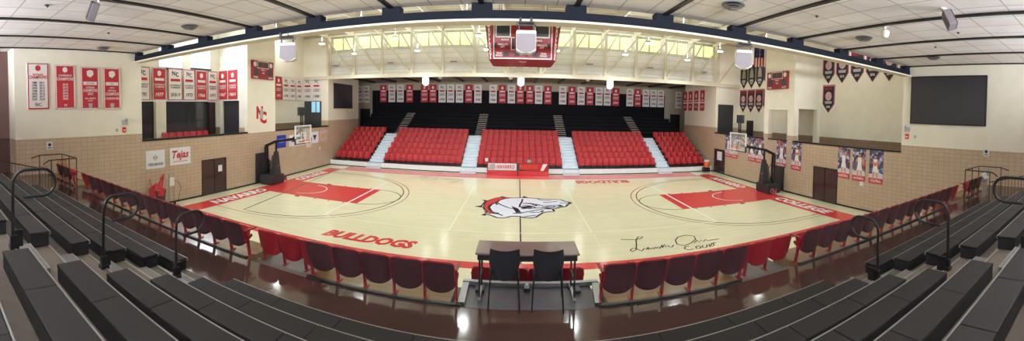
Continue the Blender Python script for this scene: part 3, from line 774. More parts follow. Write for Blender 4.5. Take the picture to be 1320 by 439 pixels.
# ================================================================== FAR STAND
BLK = [(-16.2, -12.8, 6), (-11.5, -4.75, 13), (-3.5, 3.45, 13), (4.75, 11.5, 13), (12.7, 16.2, 6)]
AIS = [(-12.8, -11.5), (-4.75, -3.5), (3.45, 4.75), (11.5, 12.7)]
BN = ['far-left', 'centre-left', 'centre', 'centre-right', 'far-right']
m = MB(); m.box(XL, XR, 9.73, 9.83, 0, .44, 0); m.box(XL, XR, 9.71, 9.73, 0, .07, 1)
struct(m.build('wall_riser', [RISERW, BLACK]), 'white riser at the foot of the far stand')
for i in range(6):
    y0 = 9.83 if i == 0 else 9.92+.8*i
    m = MB(); m.box(XL, XR, y0, 9.92+.8*(i+1), 0 if i == 0 else .2, .44+.4*i)
    struct(m.build('floor_stand', STANDDK), 'dark brown tier of the far stand')
for j, (a, b) in enumerate(AIS):
    m = MB()
    m.box(a, b, 9.45, 9.72, 0, .22); m.box(a, b, 9.70, 9.93, .22, .44)
    for i in range(6):
        z = .44+.4*i; y = 9.92+.8*i
        m.box(a, b, y, y+.8, z, z+.03); m.box(a, b, y+.42, y+.8, z+.03, z+.2)
        if i < 5: m.box(a, b, y+.77, y+.81, z+.03, z+.4)
    struct(m.build('trim_%d' % (80+j), STAIRW), 'pale aisle stair of the far stand, %s from left' % ORD[j])
# seat
st_ = thing('stadium_seat', 'x', 'seat')
def fb(u, v):
    a = (u-.5)*2; hw = .25*(1-.05*max(0, (v-.8)/.2)**2)
    return (a*hw, .33+.13*v+.05*(1-a*a), .3+.5*v-.012*abs(a)**4*v)
m = MB(); m.shell(fb, 6, 6, (0, .04, 0)); m.build('backrest', SEATRED, st_)
def fs(u, v):
    a = (u-.5)*2
    return (a*.24, .0+.34*v, .38+.04*math.sin(v*PI/2)*0+.03*(1-v)**3*0-.07*(1-v)**4-.02*(1-a*a))
m = MB(); m.shell(fs, 6, 6, (0, 0, -.05)); m.build('seat', SEATRED, st_)
m = MB(); m.box(-.19, .19, .2, .26, 0, .36); m.build('pedestal', SEATDK, st_)
KD = kids_of(None); first = True
for i in range(6):
    for (a, b, n), bn in zip(BLK, BN):
        w = (b-a)/n
        for q in range(n):
            lab = 'red stadium seat, %s row up, %s from left in the %s block' % (ORD[i], ORD[q], bn)
            loc = (a+w*(q+.5), 10.12+.8*i, .44+.4*i)
            if first: st_.location = loc; st_['label'] = lab; st_['group'] = 'red seats of the far stand'; first = False
            else: dup_k(st_, KD, loc, None, lab, 'red seats of the far stand')
m = MB(); m.box(-18.75, -17.9, -6.9, -2.9, 2.6, 2.86); struct(m.build('floor_riser', STANDDK))
for q in range(7):
    dup_k(st_, KD, (-17.95-.15, -6.55+.54*q, 2.86), PI/2, 'red seat on the left gallery riser behind the sill, %s from its near end' % ORD[q], 'red seats in the left gallery')
# upper black stand
m = MB(); m.box(-15.7, 15.7, 15.0, 20.36, 2.2, 2.45); struct(m.build('floor_upper', UPBLK))
m = MB(); m.box(-16.6, 16.6, 14.73, 15.0, .2, 2.62); struct(m.build('wall_upper_front', UPBLK))
for (a, b), bn in zip([(-16.3, -12.2), (-11.2, -4.3), (-3.3, 3.4), (4.4, 11.0), (12.0, 16.3)], BN):
    t = thing('bleacher_section', 'black upper bleacher section above the %s red block' % bn, 'bleachers', ((a+b)/2, 15.0, 2.45), 0, 'black upper bleachers of the far stand')
    for j in range(6):
        y = j*.78+.02; z = .25+.34*j
        m = MB(); m.box(a-(a+b)/2, b-(a+b)/2, y, y+.76, max(.01, z-.34), z, 0); m.bbox(a-(a+b)/2, b-(a+b)/2, y, y+.32, z+.02, z+.09, .01, 0)
        m.box(a-(a+b)/2, b-(a+b)/2, y-.01, y, z+.06, z+.09, 1)
        m.build('bench', [UPBLK, UPEDGE], t)
for j, (a, b) in enumerate([(-12.2, -11.2), (-4.3, -3.3), (3.4, 4.4), (11.0, 12.0)]):
    m = MB()
    for i in range(6):
        y = 15.02+.78*i; z = 2.7+.34*i
        m.box(a, b, y, y+.78, 2.45, z, 0); m.box(a+.05, b-.05, y-.015, y, z-.06, z-.005, 1); m.box(a+.05, b-.05, y+.38, y+.395, z+.12, z+.17, 1); m.box(a, b, y+.395, y+.78, z, z+.17, 0)
    struct(m.build('trim_%d' % (90+j), [UPBLK, UPNOSE]), 'dark upper stair with pale nosings, %s from left' % ORD[j])
for x0, x1, s in ((-8.9, -7.6, 'left'), (7.3, 8.9, 'right')):
    m = MB(); m.bbox(x0, x1, 14.86, 14.92, 2.62, 2.78, .02); tag(m.build('low_rail_panel', UPNOSE), 'pale low panel behind the top red row, %s of centre' % s, 'panel')
# scorers' table with its printed panel
t = thing('scorers_table', 'red scorers table with printed banner front at far sideline', 'table', (-.16, 9.35, 0))
m = MB(); m.bbox(-2.4, 2.4, -.25, .2, .0, .36, .02); m.bbox(-2.4, 2.4, -.2, .2, .36, .92, .02); m.build('cabinet', RED, t)
m = MB(); m.box(-2.36, 2.36, -.235, -.205, .36, .95); m.box(-.08, .08, -.245, -.235, .36, .95); m.build('panel_frame', DARK, t)
m = MB(); m.box(-2.3, -.1, -.25, -.236, .4, .93); m.build('print_panel', SIGNW, t)
m = MB(); m.prism([(.1, .48), (.9, .4), (2.3, .4), (2.3, .93), (.1, .93)], 'y', -.25, -.236); m.build('print_panel', FLAGR, t)
m = MB(); m.prism([(-2.25, .45), (-1.85, .42), (-1.7, .62), (-1.8, .9), (-2.2, .85)], 'y', -.256, -.25); m.build('print_shape', [INKG], t)
m = MB(); m.prism([(1.75, .4), (2.0, .4), (2.3, .93), (1.95, .93)], 'y', -.256, -.25); m.build('print_shape', INKW, t)
text('lettering', 'NAVARRO', .3, INKR, t, -.95, .68, -.262, maxw=1.4, shear=.2); text('lettering', 'BULLDOGS', .3, ORANGE, t, .85, .7, -.262, maxw=1.4)
m = MB(); m.box(-.035, .035, -.29, -.25, 0, .95); m.build('centre_post', BLACK, t)
# cooler on a cart
t = thing('cooler_cart', 'black cart in the far right corner beside the seats', 'cart', (15.9, 9.3, 0))
m = MB(); m.bbox(-.3, .3, -.2, .2, .08, .42, .02); m.build('body', BLACK, t)
for sx in (-1, 1):
    for sy in (-1, 1): m = MB(); m.lathe([(.04, -.015), (.04, .015)], (sx*.22, sy*.15, .04), 10, 0, 'y'); m.build('wheel', DARK, t)
t = thing('drink_cooler', 'orange drink cooler with white lid on black cart', 'cooler', (15.95, 9.3, .42))
m = MB(); m.lathe([(.2, 0), (.235, .03), (.25, .5), (.24, .52)], (0,0,0)); m.build('body', ORANGE, t)
m = MB(); m.lathe([(.25, .52), (.26, .6), (.2, .64), (.05, .66)], (0,0,0)); m.build('lid', SIGNW, t)
m = MB(); m.tube([(0, -.24, .08), (0, -.3, .08)], .02, 8); m.build('tap', SIGNW, t)
# things left on seats
m = MB(); m.box(-.12, .12, -.01, .01, 0, .26); tag(m.build('paper_sign', SIGNW, None, (-2.7, 10.28, .9)), 'white paper notice on front-row seat left of scorers table', 'paper')
m = MB(); m.bbox(-.16, .16, -.1, .1, 0, .22, .05); tag(m.build('grey_bag', INKG, None, (.75, 10.25, .86)), 'small grey bag on a front-row red seat behind scorers table', 'bag')

# ================================================================== HOOPS
def hoop(side):
    s = 1 if side == 'left' else -1        # +x towards the court
    cx = -14.33 if side == 'left' else 14.33
    t = thing('basketball_hoop', 'portable basketball hoop with padded black base at %s end' % side, 'basketball hoop', (cx, .1, 0), 0 if s > 0 else PI, 'portable basketball hoops')
    m = MB(); m.bbox(-1.85, -.82, -.65, .75, .06, .62, .03); m.box(-1.8, -.87, -.6, .7, 0, .06); m.build('base', DARK, t)
    m = MB(); m.prism([(-1.22,-.22),(-.74,-.22),(-.74,.22),(-1.22,.22)], 'z', .62, .63)
    vs = [(-1.3,-.26,.62),(-.62+-.1,-.26,.62),(-.72,.26,.62),(-1.3,.26,.62),(-1.06,-.1,2.2),(-.82,-.1,2.2),(-.82,.1,2.2),(-1.06,.1,2.2)]
    m.add(vs, [(0,3,2,1),(4,5,6,7),(0,1,5,4),(1,2,6,5),(2,3,7,6),(3,0,4,7)]); m.build('mast_pad', DARK, t)
    m = MB(); m.beam((-1.72, -.12, .6), (-1.78, -.12, 2.5), .09, .12); m.beam((-1.72, .12, .6), (-1.78, .12, 2.5), .09, .12)
    m.beam((-1.55, 0, .7), (-1.25, 0, 1.9), .05, .05); m.build('mast', BLACK, t)
    m = MB(); m.beam((-1.84, 0, 2.5), (-1.0, 0, 2.85), .16, .16); m.beam((-1.0, 0, 2.85), (1.05, 0, 3.2), .16, .16); m.beam((-.95, 0, 2.2), (-.95, 0, 2.86), .1, .1)
    m.beam((.2, .0, 2.95), (1.05, .0, 3.75), .06, .06); m.build('boom', BLACK, t)
    m = MB(); m.beam((-1.6, .2, .7), (-1.7, .2, 1.6), .07, .07); m.tube([(-1.45, -.1, .65), (-1.15, -.1, 1.25), (-1.7, -.1, 1.9)], .025, 6); m.build('spring_strut', DARK, t)
    m = MB(); m.box(1.2, 1.23, -.91, .91, 2.9, 3.97); bd = m.build('backboard', BOARDG, t); bd['label'] = 'clear acrylic backboard with white frame'
    m = MB()
    for (a, b, c, d) in ((-.93, .93, 2.86, 2.93), (-.93, .93, 3.93, 4.0), (-.93, -.86, 2.93, 3.93), (.86, .93, 2.93, 3.93)): m.box(1.18, 1.25, a, b, c, d)
    for (a, b, c, d) in ((-.3, .3, 3.5, 3.55), (-.3, -.25, 3.08, 3.5), (.25, .3, 3.08, 3.5)): m.box(1.231, 1.236, a, b, c, d)
    m.build('frame', SIGNW, bd)
    m = MB(); m.bbox(1.17, 1.27, -.95, .95, 2.82, 2.88, .01); m.box(1.17, 1.27, -.95, -.9, 2.85, 3.2); m.box(1.17, 1.27, .9, .95, 2.85, 3.2); m.build('edge_pad', DARK, bd)
    m = MB(); m.tube(arc3(1.61, 0, 3.05, .229), .011, 6, 0, True); m.beam((1.24, -.06, 3.03), (1.4, -.05, 3.04), .02, .03); m.beam((1.24, .06, 3.03), (1.4, .05, 3.04), .02, .03); m.box(1.235, 1.25, -.1, .1, 2.95, 3.1)
    rm = m.build('rim', ORANGE, t)
    m = MB()
    for k in range(12):
        a0 = 2*PI*k/12
        for dr in (-1, 1):
            pts = []
            for q in range(5):
                r = .225-.095*min(1, q/3); a = a0+dr*2*PI/12*q/2
                pts.append((1.61+r*math.cos(a), r*math.sin(a), 3.04-.105*q))
            m.tube(pts, .004, 4)
    m.build('net', NETM, rm)
    m = MB(); m.beam((1.1, -.1, 3.2), (1.1, -.1, 4.65), .06, .06); m.beam((1.1, .1, 3.2), (1.1, .1, 4.65), .06, .06); sk = m.build('shot_clock_post', BLACK, t)
    m = MB(); m.bbox(1.0, 1.14, -.36, .36, 4.62, 5.15, .02); m.box(1.14, 1.15, -.3, .3, 4.7, 5.08); m.build('shot_clock', DARK, t)
    # team letters on the pad, facing the court
    e1 = text('lettering', 'N', .34, INKW, t, -.775, .0, 0, bold=.05); e1.location = (-.76, -.03, 1.1); e1.rotation_euler = (0, -.09, PI/2)
    e2 = text('lettering', 'C', .34, BANP, t, -.775, .0, 0, bold=.05); e2.location = (-.755, .05, .98); e2.rotation_euler = (0, -.09, PI/2)
    for yy, rz in ((-.235, 0), (.235, PI)):
        a1 = text('lettering', 'N', .36, BANP, t, -1.04, yy, 1.12, bold=.05); a1.rotation_euler = (-.1 if rz == 0 else .1, 0, rz)
        a1.rotation_euler = (-.1, 0, rz)
        a2 = text('lettering', 'C', .34, BANP, t, -.95, yy*1.06, .95, bold=.05); a2.rotation_euler = (-.1, 0, rz)
    return t
def arc3(cx, cy, z, r, n=28): return [(cx+r*math.cos(2*PI*k/n), cy+r*math.sin(2*PI*k/n), z) for k in range(n)]
hoop('left'); hoop('right')
for X, s, lab in ((XL, 1, 'dark wall pad behind the left hoop'), (XR, -1, 'dark wall pad behind the right hoop')):
    m = MB(); x0, x1 = (X, X+.08) if s > 0 else (X-.08, X); y0, y1 = (-.75, .62) if s > 0 else (-.38, .72)
    m.bbox(x0, x1, y0, y1, .1, 2.05 if s > 0 else 1.7, .02); tag(m.build('wall_pad', DARK), lab, 'wall pad')

# ================================================================== WALL DOORS, SIGNS, POSTERS
def wall_door(X, s, y0, y1, n, lab):
    m = MB(); x = X+s*.02
    m.box(min(X, X+s*.02), max(X, X+s*.02), y0, y1, .02, 2.05)
    d = struct(m.build('door_%d' % n, DOORM), lab)
    q = MB()
    for (a, b, c, e) in ((y0-.05, y0, 0, 2.1), (y1, y1+.05, 0, 2.1), (y0, y1, 2.05, 2.1), ((y0+y1)/2-.012, (y0+y1)/2+.012, .02, 2.05)): q.box(min(X, X+s*.04), max(X, X+s*.04), a, b, c, e)
    q.build('door_frame', BLACK, d)
    q = MB(); q.box(min(X+s*.02, X+s*.06), max(X+s*.02, X+s*.06), y0+.1, (y0+y1)/2-.08, 1.0, 1.05); q.box(min(X+s*.02, X+s*.06), max(X+s*.02, X+s*.06), (y0+y1)/2+.08, y1-.1, 1.0, 1.05); q.build('push_bar', DARK, d)
wall_door(XL, 1, -5.5, -3.6, 6, 'dark double door in the left wall')
wall_door(XR, -1, -5.2, -3.27, 7, 'dark double door in the right wall')
wall_door(XR, -1, 7.5, 9.2, 8, 'dark double door at the far end of the right wall')
m = MB(); m.box(XL+.06, XL+.07, -4.28, -3.95, 1.3, 1.68); tag(m.build('paper_sign', SIGNW), 'white paper notice taped to the left double door', 'paper')
m = MB(); m.box(XR-.012, XR, -7.18, -6.92, 1.38, 1.62); tag(m.build('paper_sign', SIGNW), 'white paper notice on tiles below the right-wall posters', 'paper')
m = MB(); m.box(XR-.05, XR-.04, 7.9, 8.7, 1.15, 1.9); tag(m.build('paper_sign', SIGNW), 'pale notice on the far right double door', 'paper')

def flat(name, label, cat, X, yc, zc, w, h, face, m0, t=.03, group=None):
    """flat panel on a wall; face 'L' on the left wall, 'R' on the right, 'F' facing the near stand"""
    rz = {'L': PI/2, 'R': -PI/2, 'F': 0}[face]
    loc = {'L': (X, yc, zc), 'R': (X, yc, zc), 'F': (X, yc, zc)}[face]
    o = thing(name, label, cat, loc, rz, group)
    m = MB(); m.bbox(-w/2, w/2, -t, -.001, -h/2, h/2, min(.006, t*.3)); m.build('panel', m0, o)
    return o
# sponsor signs on the left wall
o = flat('wall_sign', 'white sponsor sign with small diamond mark, near end of left wall', 'sign', XL, -8.8, 2.46, 1.2, .95, 'L', SIGNW)
text('lettering', 'VERABANK', .15, INKK, o, 0, -.25, -.036, maxw=1.0)
m = MB()
for k, (a, b) in enumerate(((-.11, .08), (-.02, .17), (.07, .08), (-.02, -.01))): m.prism([(a-.07, b+.02), (a, b+.1), (a+.07, b+.02), (a, b-.06)], 'y', -.036, -.031, k % 2)
m.build('emblem', [mat('gold_ink', (170, 150, 110), .6, noise=0), INKG], o)
o = flat('wall_sign', 'white sign with red script lettering on the left wall', 'sign', XL, -7.13, 2.5, 1.44, .95, 'L', SIGNW)
text('lettering', 'Tejas', .56, INKR, o, 0, .04, -.036, maxw=1.25, shear=.25, bold=.03)
m = MB(); m.box(-.5, .5, -.036, -.031, -.3, -.27); m.build('underline', INKR, o)
o = flat('wall_sign', 'blue sign on the left wall behind the hoop', 'sign', XL, 2.22, 2.65, 1.12, .92, 'L', BLUE)
m = MB(); m.box(-.4, .4, -.036, -.031, .1, .2); m.box(-.3, .3, -.036, -.031, -.1, -.04); m.build('print', mat('sky_ink', (110, 150, 220), .6, noise=0), o)
o = flat('wall_sign', 'white sign with red lettering behind the left backboard', 'sign', XL, 4.35, 2.6, 2.3, .85, 'L', SIGNW)
m = MB(); m.prism([(-.9, -.1), (-.6, .2), (-.3, -.1)], 'y', -.036, -.031, 0); m.box(.1, .9, -.036, -.031, -.25, -.1, 1); m.box(.1, .9, -.036, -.031, .05, .2, 0); m.build('print', [INKK, INKR], o)
o = flat('wall_sign', 'white sign with black shield mark on the left wall', 'sign', XL, 6.92, 2.64, 1.25, .92, 'L', SIGNW)
m = MB(); m.prism([(-.28, .2), (.28, .2), (.2, 0), (.1, -.05), (.1, -.2), (-.1, -.2), (-.1, -.05), (-.2, 0)], 'y', -.036, -.031); m.build('emblem', INKK, o)
o = flat('wall_sign', 'pink and yellow sign, farthest sign on the left wall', 'sign', XL, 8.48, 2.66, 1.25, .92, 'L', mat('pink_sign', (206, 176, 184), .5, noise=.05))
m = MB(); m.lathe([(.2, -.036), (.2, -.031)], (-.3, 0, 0), 16, 0, 'y'); m.box(.0, .5, -.036, -.031, -.15, .25, 1); m.build('print', [mat('yellow_ink', (222, 180, 60), .6, noise=0), INKG], o)
m = MB(); m.bbox(XL, XL+.02, 7.7, 7.9, 1.5, 1.78, .005); tag(m.build('switch_plate', SIGNW), 'white switch plate low on the left wall by the far seats', 'switch plate')
for X, y, z, f_, s in ((XL, -14.57, 3.53, 'L', 'left'), (XR, -14.29, 3.77, 'R', 'right')):
    o = flat('small_wall_sign', 'small white sign with dark pictogram on the %s wall tiles' % s, 'sign', X, y, z, .28, .34, f_, SIGNW, .015)
    m = MB(); m.lathe([(.08, -.02), (.08, -.016)], (0, 0, .04), 14, 0, 'y'); m.box(-.1, .1, -.02, -.016, -.12, -.08); m.build('pictogram', INKK, o)
def emergency(X, y, z, f_, s):
    o = flat('emergency_light', 'grey twin-head emergency light on the %s wall' % s, 'emergency light', X, y, z, .3, .24, f_, INKG, .1)
    for a in (-.13, .13): m = MB(); m.lathe([(.05, -.1), (.06, -.0), (.03, .06)], (a, -.1, .17), 12, 0, 'y'); m.build('lamp_head', SIGNW, o)
    q = flat('fire_alarm_box', 'red fire alarm box under the %s emergency light' % s, 'fire alarm', X, y-.02*(1 if f_ == 'L' else -1), z-.37, .19, .26, f_, RED, .05)
    m = MB(); m.box(-.05, .05, -.056, -.05, -.06, .02); m.build('print', INKW, q)
    m = MB(); dy = -.42 if f_ == 'L' else -.45
    x0, x1 = (X, X+.03) if f_ == 'L' else (X-.03, X)
    m.bbox(x0, x1, y+dy-.05, y+dy+.05, z-.44, z-.3, .005); tag(m.build('thermostat', INKG), 'small grey thermostat on the %s wall below the paint line' % s, 'thermostat')
emergency(XL, -10.65, 4.47, 'L', 'left'); emergency(XR, -9.96, 4.7, 'R', 'right')
# big dark screens
def screen(X, y0, y1, z0, z1, f_, lab):
    o = flat('wall_screen', lab, 'screen', X, (y0+y1)/2, (z0+z1)/2, abs(y1-y0), z1-z0, f_, SCREENF, .1)
    m = MB(); w, h = abs(y1-y0), z1-z0; m.box(-w/2+.06, w/2-.06, -.108, -.1, -h/2+.06, h/2-.06); m.build('display', SCREEN, o)
screen(XR, -14.24, -10.13, 5.0, 7.42, 'R', 'large dark screen high on the right wall')
screen(XL, 10.28, 14.1, 5.05, 7.35, 'L', 'dark screen high on the left wall by the far stand')

# ---- banners
def banner_shape(w, h, pointed=False):
    if pointed: return [(-w/2, h/2), (-w/2, -h/2+.32*h), (0, -h/2), (w/2, -h/2+.32*h), (w/2, h/2)]
    return [(-w/2, -h/2), (w/2, -h/2), (w/2, h/2), (-w/2, h/2)]
def inset(poly, k): return [(x*k[0], z*k[1]) for x, z in poly]
def make_banner(kind, w, h, year, detail=1, lines=None, border=None):
    """parts: cloth (+ border), emblem, title lettering, year lettering; local front is -y"""
    t = thing('championship_banner', 'x', 'banner')
    base, ink, bar = (BANR, INKW, INKW) if kind == 'red' else (BANW, INKK, INKR)
    m = MB(); m.prism(banner_shape(w, h), 'y', -.02, -.001, 0)
    m.build('cloth', base, t)
    m = MB(); m.tube([(-w/2-.02, -.01, h/2+.012), (w/2+.02, -.01, h/2+.012)], .012, 6); m.build('hanging_rod', INKG, t)
    if border:
        m = MB()
        for (a, b, c, d) in ((-w/2, -w/2+.04*w, -h/2, h/2), (w/2-.04*w, w/2, -h/2, h/2), (-w/2, w/2, -h/2, -h/2+.018*h), (-w/2, w/2, h/2-.018*h, h/2)): m.box(a, b, -.025, -.02, c, d)
        m.build('border', border, t)
    m = MB()   # emblem: small dog-head badge on red, letter mark on white
    if kind == 'red': m.prism([(-.13*w, .27*h), (.02*w, .24*h), (.15*w, .3*h), (.13*w, .38*h), (.0, .42*h), (-.14*w, .38*h)], 'y', -.026, -.02)
    else:
        band3(m, [(-.2*w, .28*h), (-.2*w, .42*h), (-.02*w, .3*h), (-.02*w, .42*h)], .05*w); band3(m, [(.22*w, .36*h), (.1*w, .39*h), (.06*w, .31*h), (.15*w, .26*h), (.24*w, .28*h)], .05*w)
    m.build('emblem', ink, t)
    m = MB(); m.box(-.34*w, .34*w, -.026, -.02, .1*h, .18*h); m.build('bar', bar, t)
    text('title', 'CONFERENCE\nCHAMPIONS', .13*h, ink, t, 0, -.06*h, -.027, maxw=-.8*w, shear=.15)
    text('year', year, .12*h, ink, t, 0, -.33*h, -.027, maxw=.7*w, shear=.2)
    if kind == 'red':
        m = MB(); m.box(-.5*w, .5*w, -.024, -.02, -.175*h, -.155*h); m.box(-.5*w, .5*w, -.024, -.02, .02*h, .035*h); m.build('stripe', BANP, t)
    return t
def band3(m, pts, w):
    for a, b in zip(pts, pts[1:]): m.beam((a[0], -.023, a[1]), (b[0], -.023, b[1]), .006, w, 0, (0,1,0)) if False else m.add(*quad2(a, b, w))
def quad2(a, b, w):
    d = Vector((b[0]-a[0], b[1]-a[1])).normalized(); n = Vector((-d.y, d.x))*w/2
    a, b = Vector(a), Vector(b); q = [a+n, a-n, b-n, b+n]
    return [(p.x, -.026, p.y) for p in q], [(0,1,2,3)]
# four large banners on the near left wall
def big_banner(kind, yc, top, bot, w, rows, lab):
    h = top-bot
    t = thing('championship_banner', lab, 'banner', (XL, yc, (top+bot)/2), PI/2, 'four big banners on the near left wall')
    base, ink, brd = (BANR, INKW, BANW) if kind == 'red' else (BANW, INKK, BANR)
    m = MB(); m.box(-w/2, w/2, -.05, -.001, -h/2, h/2); m.build('cloth', base, t)
    m = MB(); m.tube([(-w/2-.01, -.03, h/2+.012), (w/2+.01, -.03, h/2+.012)], .012, 6); m.build('hanging_rod', INKG, t)
    m = MB()
    for (a, b, c, d) in ((-w/2, -w/2+.05, -h/2, h/2), (w/2-.05, w/2, -h/2, h/2), (-w/2, w/2, -h/2, -h/2+.06), (-w/2, w/2, h/2-.03, h/2)): m.box(a, b, -.055, -.05, c, d)
    m.build('border', brd, t)
    for (s, z, hh, mw, col) in rows: text('lettering', s, hh, {'k': INKK, 'w': INKW, 'r': INKR}[col], t, 0, z*h, -.058, maxw=mw*w, shear=.1 if col != 'k' else 0)
    m = MB()
    if kind == 'white' or 'years' in lab: m.lathe([(.13*w, -.06), (.13*w, -.052)], (0, 0, .4*h), 16, 0, 'y')
    else: m.prism([(-.17*w, .3*h), (.02*w, .26*h), (.2*w, .33*h), (.17*w, .42*h), (0, .44*h), (-.18*w, .41*h)], 'y', -.06, -.052)
    m.build('emblem', INKR if kind == 'white' else INKW, t)
    if kind == 'red' and 'years' not in lab:
        m = MB(); m.box(-.38*w, .38*w, -.058, -.051, .08*h, .16*h); m.build('bar', INKW, t)
        m = MB(); m.prism([(-.12*w, -.36*h), (.12*w, -.36*h), (.1*w, -.44*h), (0, -.47*h), (-.1*w, -.44*h)], 'y', -.06, -.052); m.build('shield', INKG, t)
    return t
yrs = '1989   2011\n1990   2012\n1994   2013\n1998   2014\n2002   2016\n2007   2017\n2010   2018'
big_banner('white', -15.06, 7.24, 5.2, .98, [('NATIONAL', .26, .09, .5, 'r'), ('CHAMPIONS', .2, .15, .86, 'r'), (yrs, -.1, .84, .62, 'k'), ('NC', -.4, .15, .3, 'k')], 'white banner with red title and two columns of black years')
big_banner('red', -13.76, 7.18, 5.18, .95, [('CONFERENCE', .27, .09, .7, 'w'), ('CHAMPIONS', .19, .14, .86, 'w'), ('2010\n2012\n2014\n2016\n2018\n2020', -.1, .74, .3, 'w'), ('N', -.41, .12, .2, 'w')], 'red banner with white title and one column of years')
big_banner('red', -12.5, 7.12, 5.15, .92, [('SOCCER', .12, .08, .5, 'r'), ('NATIONAL', .02, .09, .5, 'w'), ('CHAMPIONS', -.05, .14, .8, 'w'), ('2021', -.13, .12, .4, 'w'), ('FALL SEASON', -.24, .07, .6, 'w'), ('NJCAA', -.3, .08, .5, 'w')], 'red banner with dog badge, second from the gallery opening')
big_banner('red', -11.33, 7.11, 5.14, .9, [('2021', .12, .08, .4, 'r'), ('MENS', .02, .07, .3, 'w'), ('NATIONAL', -.05, .09, .5, 'w'), ('CHAMPION', -.13, .15, .8, 'w'), ('UNDEFEATED', -.24, .1, .86, 'w')], 'red banner with dog badge, nearest the gallery opening')
# left gallery row
Lr = [('white', '1970', -7.98, 1.1), ('red', '1977', -6.72, 1.0), ('white', '2018-19', -5.5, 1.1), ('white', '1973', -4.37, .95), ('red', '1966', -3.3, .95), ('white', '1971', -2.28, .88)]
for i, (k, y, yc, w) in enumerate(Lr):
    t = make_banner(k, w, 1.95, y, border=BANW if k == 'red' else BANR); t.location = (BL+.12, yc, 6.62); t.rotation_euler.z = PI/2
    t['label'] = '%s banner on the back wall of the near left gallery, %s from its near end' % (k, ORD[i]); t['group'] = 'banners of the near left gallery'
for i, (y, xc) in enumerate((('1967', -18.65), ('1968-9', -17.7))):
    t = make_banner('red', .85, 1.95, y); t.location = (xc, -1.52, 6.68)
    t['label'] = 'red banner above the doorway in the side of the left tower, %s of two' % ('left' if i == 0 else 'right'); t['group'] = 'banners on the left tower'
m = MB(); m.box(BL+.05, BL+.14, YN+.1, -1.7, 5.56, 5.62); m.box(BL+.2, -17.2, -1.56, -1.51, 5.62, 5.67); struct(m.build('trim_6', RISERW), 'white strip under the left gallery banners')
Lf = [('red', '1975', 5.25), ('white', '1978', 6.3), ('white', '1981', 7.3), ('white', '1984', 8.35)]
for i, (k, y, yc) in enumerate(Lf):
    t = make_banner(k, .92, 1.9, y); t.location = (BL+.12, yc, 6.75); t.rotation_euler.z = PI/2
    t['label'] = '%s banner on the back wall beyond the left tower, %s from the tower' % (k, ORD[i]); t['group'] = 'banners of the far left gallery'
for y, xc in (('1986', -18.55), ('1988', -17.6)):
    t = make_banner('white', .88, 2.0, y); t.location = (xc, YF-.02, 6.8)
    t['label'] = 'white banner on the end wall of the left gallery, %s of two' % ('left' if xc < -18 else 'right'); t['group'] = 'banners on the left gallery end wall'
# far wall row
def ux(u): return -.16+40.3*math.tan((u-668.67)/485.35)
FARB = [('R',405),('W',465),('W',525),('R',590),('R',695),('R',755),('W',820),('W',880),('W',943),('R',1008),('W',1073),('W',1180)]
far_list = [(k, 420+x*.18223) for k, x in FARB] + [(k, 640+x*.18223) for k, x in [('R',38),('W',102),('R',165),('R',232),('W',295),('R',360),('W',465),('R',530),('W',595),('R',657),('W',722),('W',780),('R',840),('W',940),('R',995),('W',1053),('W',1107),('W',1158)]]
# world x positions of the thirty banners along the wall
FX = [(-15.38, 'R'), (-14.26, 'W'), (-13.16, 'W'), (-12.03, 'R'), (-10.12, 'R'), (-9.11, 'R'), (-8.05, 'W'), (-7.09, 'W'), (-6.09, 'W'), (-5.09, 'R'), (-4.09, 'W'), (-2.38, 'W'), (-1.33, 'R'), (-.3, 'W'), (.72, 'R'), (1.77, 'R'), (2.78, 'W'), (3.82, 'R'), (5.53, 'W'), (6.6, 'R'), (7.66, 'W'), (8.68, 'R'), (9.77, 'W'), (10.72, 'W'), (11.72, 'R'), (13.4, 'W'), (14.32, 'R'), (15.28, 'W'), (16.2, 'W'), (17.08, 'W')]
FX = [(-.16+40.3*math.tan((u-668.67)/485.35), k) for k, u in far_list]
pr = {k: make_banner('red' if k == 'R' else 'white', .8, 1.95, y) for k, y in (('R', '2004'), ('W', '1998'))}
KD = kids_of(None); seen = set()
ordn = lambda i: ORD[i] if i < 15 else None
for i, (x, k) in enumerate(FX):
    if i < 15: lab = '%s banner on the far wall, %s from its left end' % ('red' if k == 'R' else 'white', ORD[i])
    else: lab = '%s banner on the far wall, %s from its right end' % ('red' if k == 'R' else 'white', ORD[len(FX)-1-i])
    loc = (x, 20.33, 6.75)
    if k not in seen: seen.add(k); t = pr[k]; t.location = loc; t['label'] = lab; t['group'] = 'banners on the far wall'
    else: dup_k(pr[k], KD, loc, None, lab, 'banners on the far wall')
for x, s in ((-18.3, 'outer left corner'), (-17.45, 'inner left corner'), (18.0, 'right corner')):
    dup_k(pr['W'], KD, (x, 20.33, 6.7), None, 'dim white banner on the far wall in its %s' % s, 'banners in the far wall corners')
# four red banners on the far right wall: each with three blocks
for i, yc in enumerate((15.75, 14.5, 13.2, 11.9)):
    t = thing('championship_banner', 'red and white banner on the far right wall, %s from the far stand' % ORD[i], 'banner', (XR, yc, 6.42), -PI/2, 'red banners on the far right wall')
    m = MB(); m.prism(banner_shape(.86, 1.95), 'y', -.02, -.001); m.build('cloth', BANR, t)
    m = MB(); m.tube([(-.45, -.01, .99), (.45, -.01, .99)], .012, 6); m.build('hanging_rod', INKG, t)
    m = MB(); m.box(-.43, .43, -.026, -.02, -.25, -.12); m.box(-.3, .3, -.026, -.02, .0, .1); m.build('bar', INKW, t)
    m = MB(); m.prism([(-.12, .3), (.05, .26), (.16, .5), (.0, .75), (-.14, .6)], 'y', -.026, -.02); m.build('emblem', INKW, t)
    text('year', '19%d' % (91+2*i), .22, INKW, t, 0, -.6, -.027, maxw=.5)
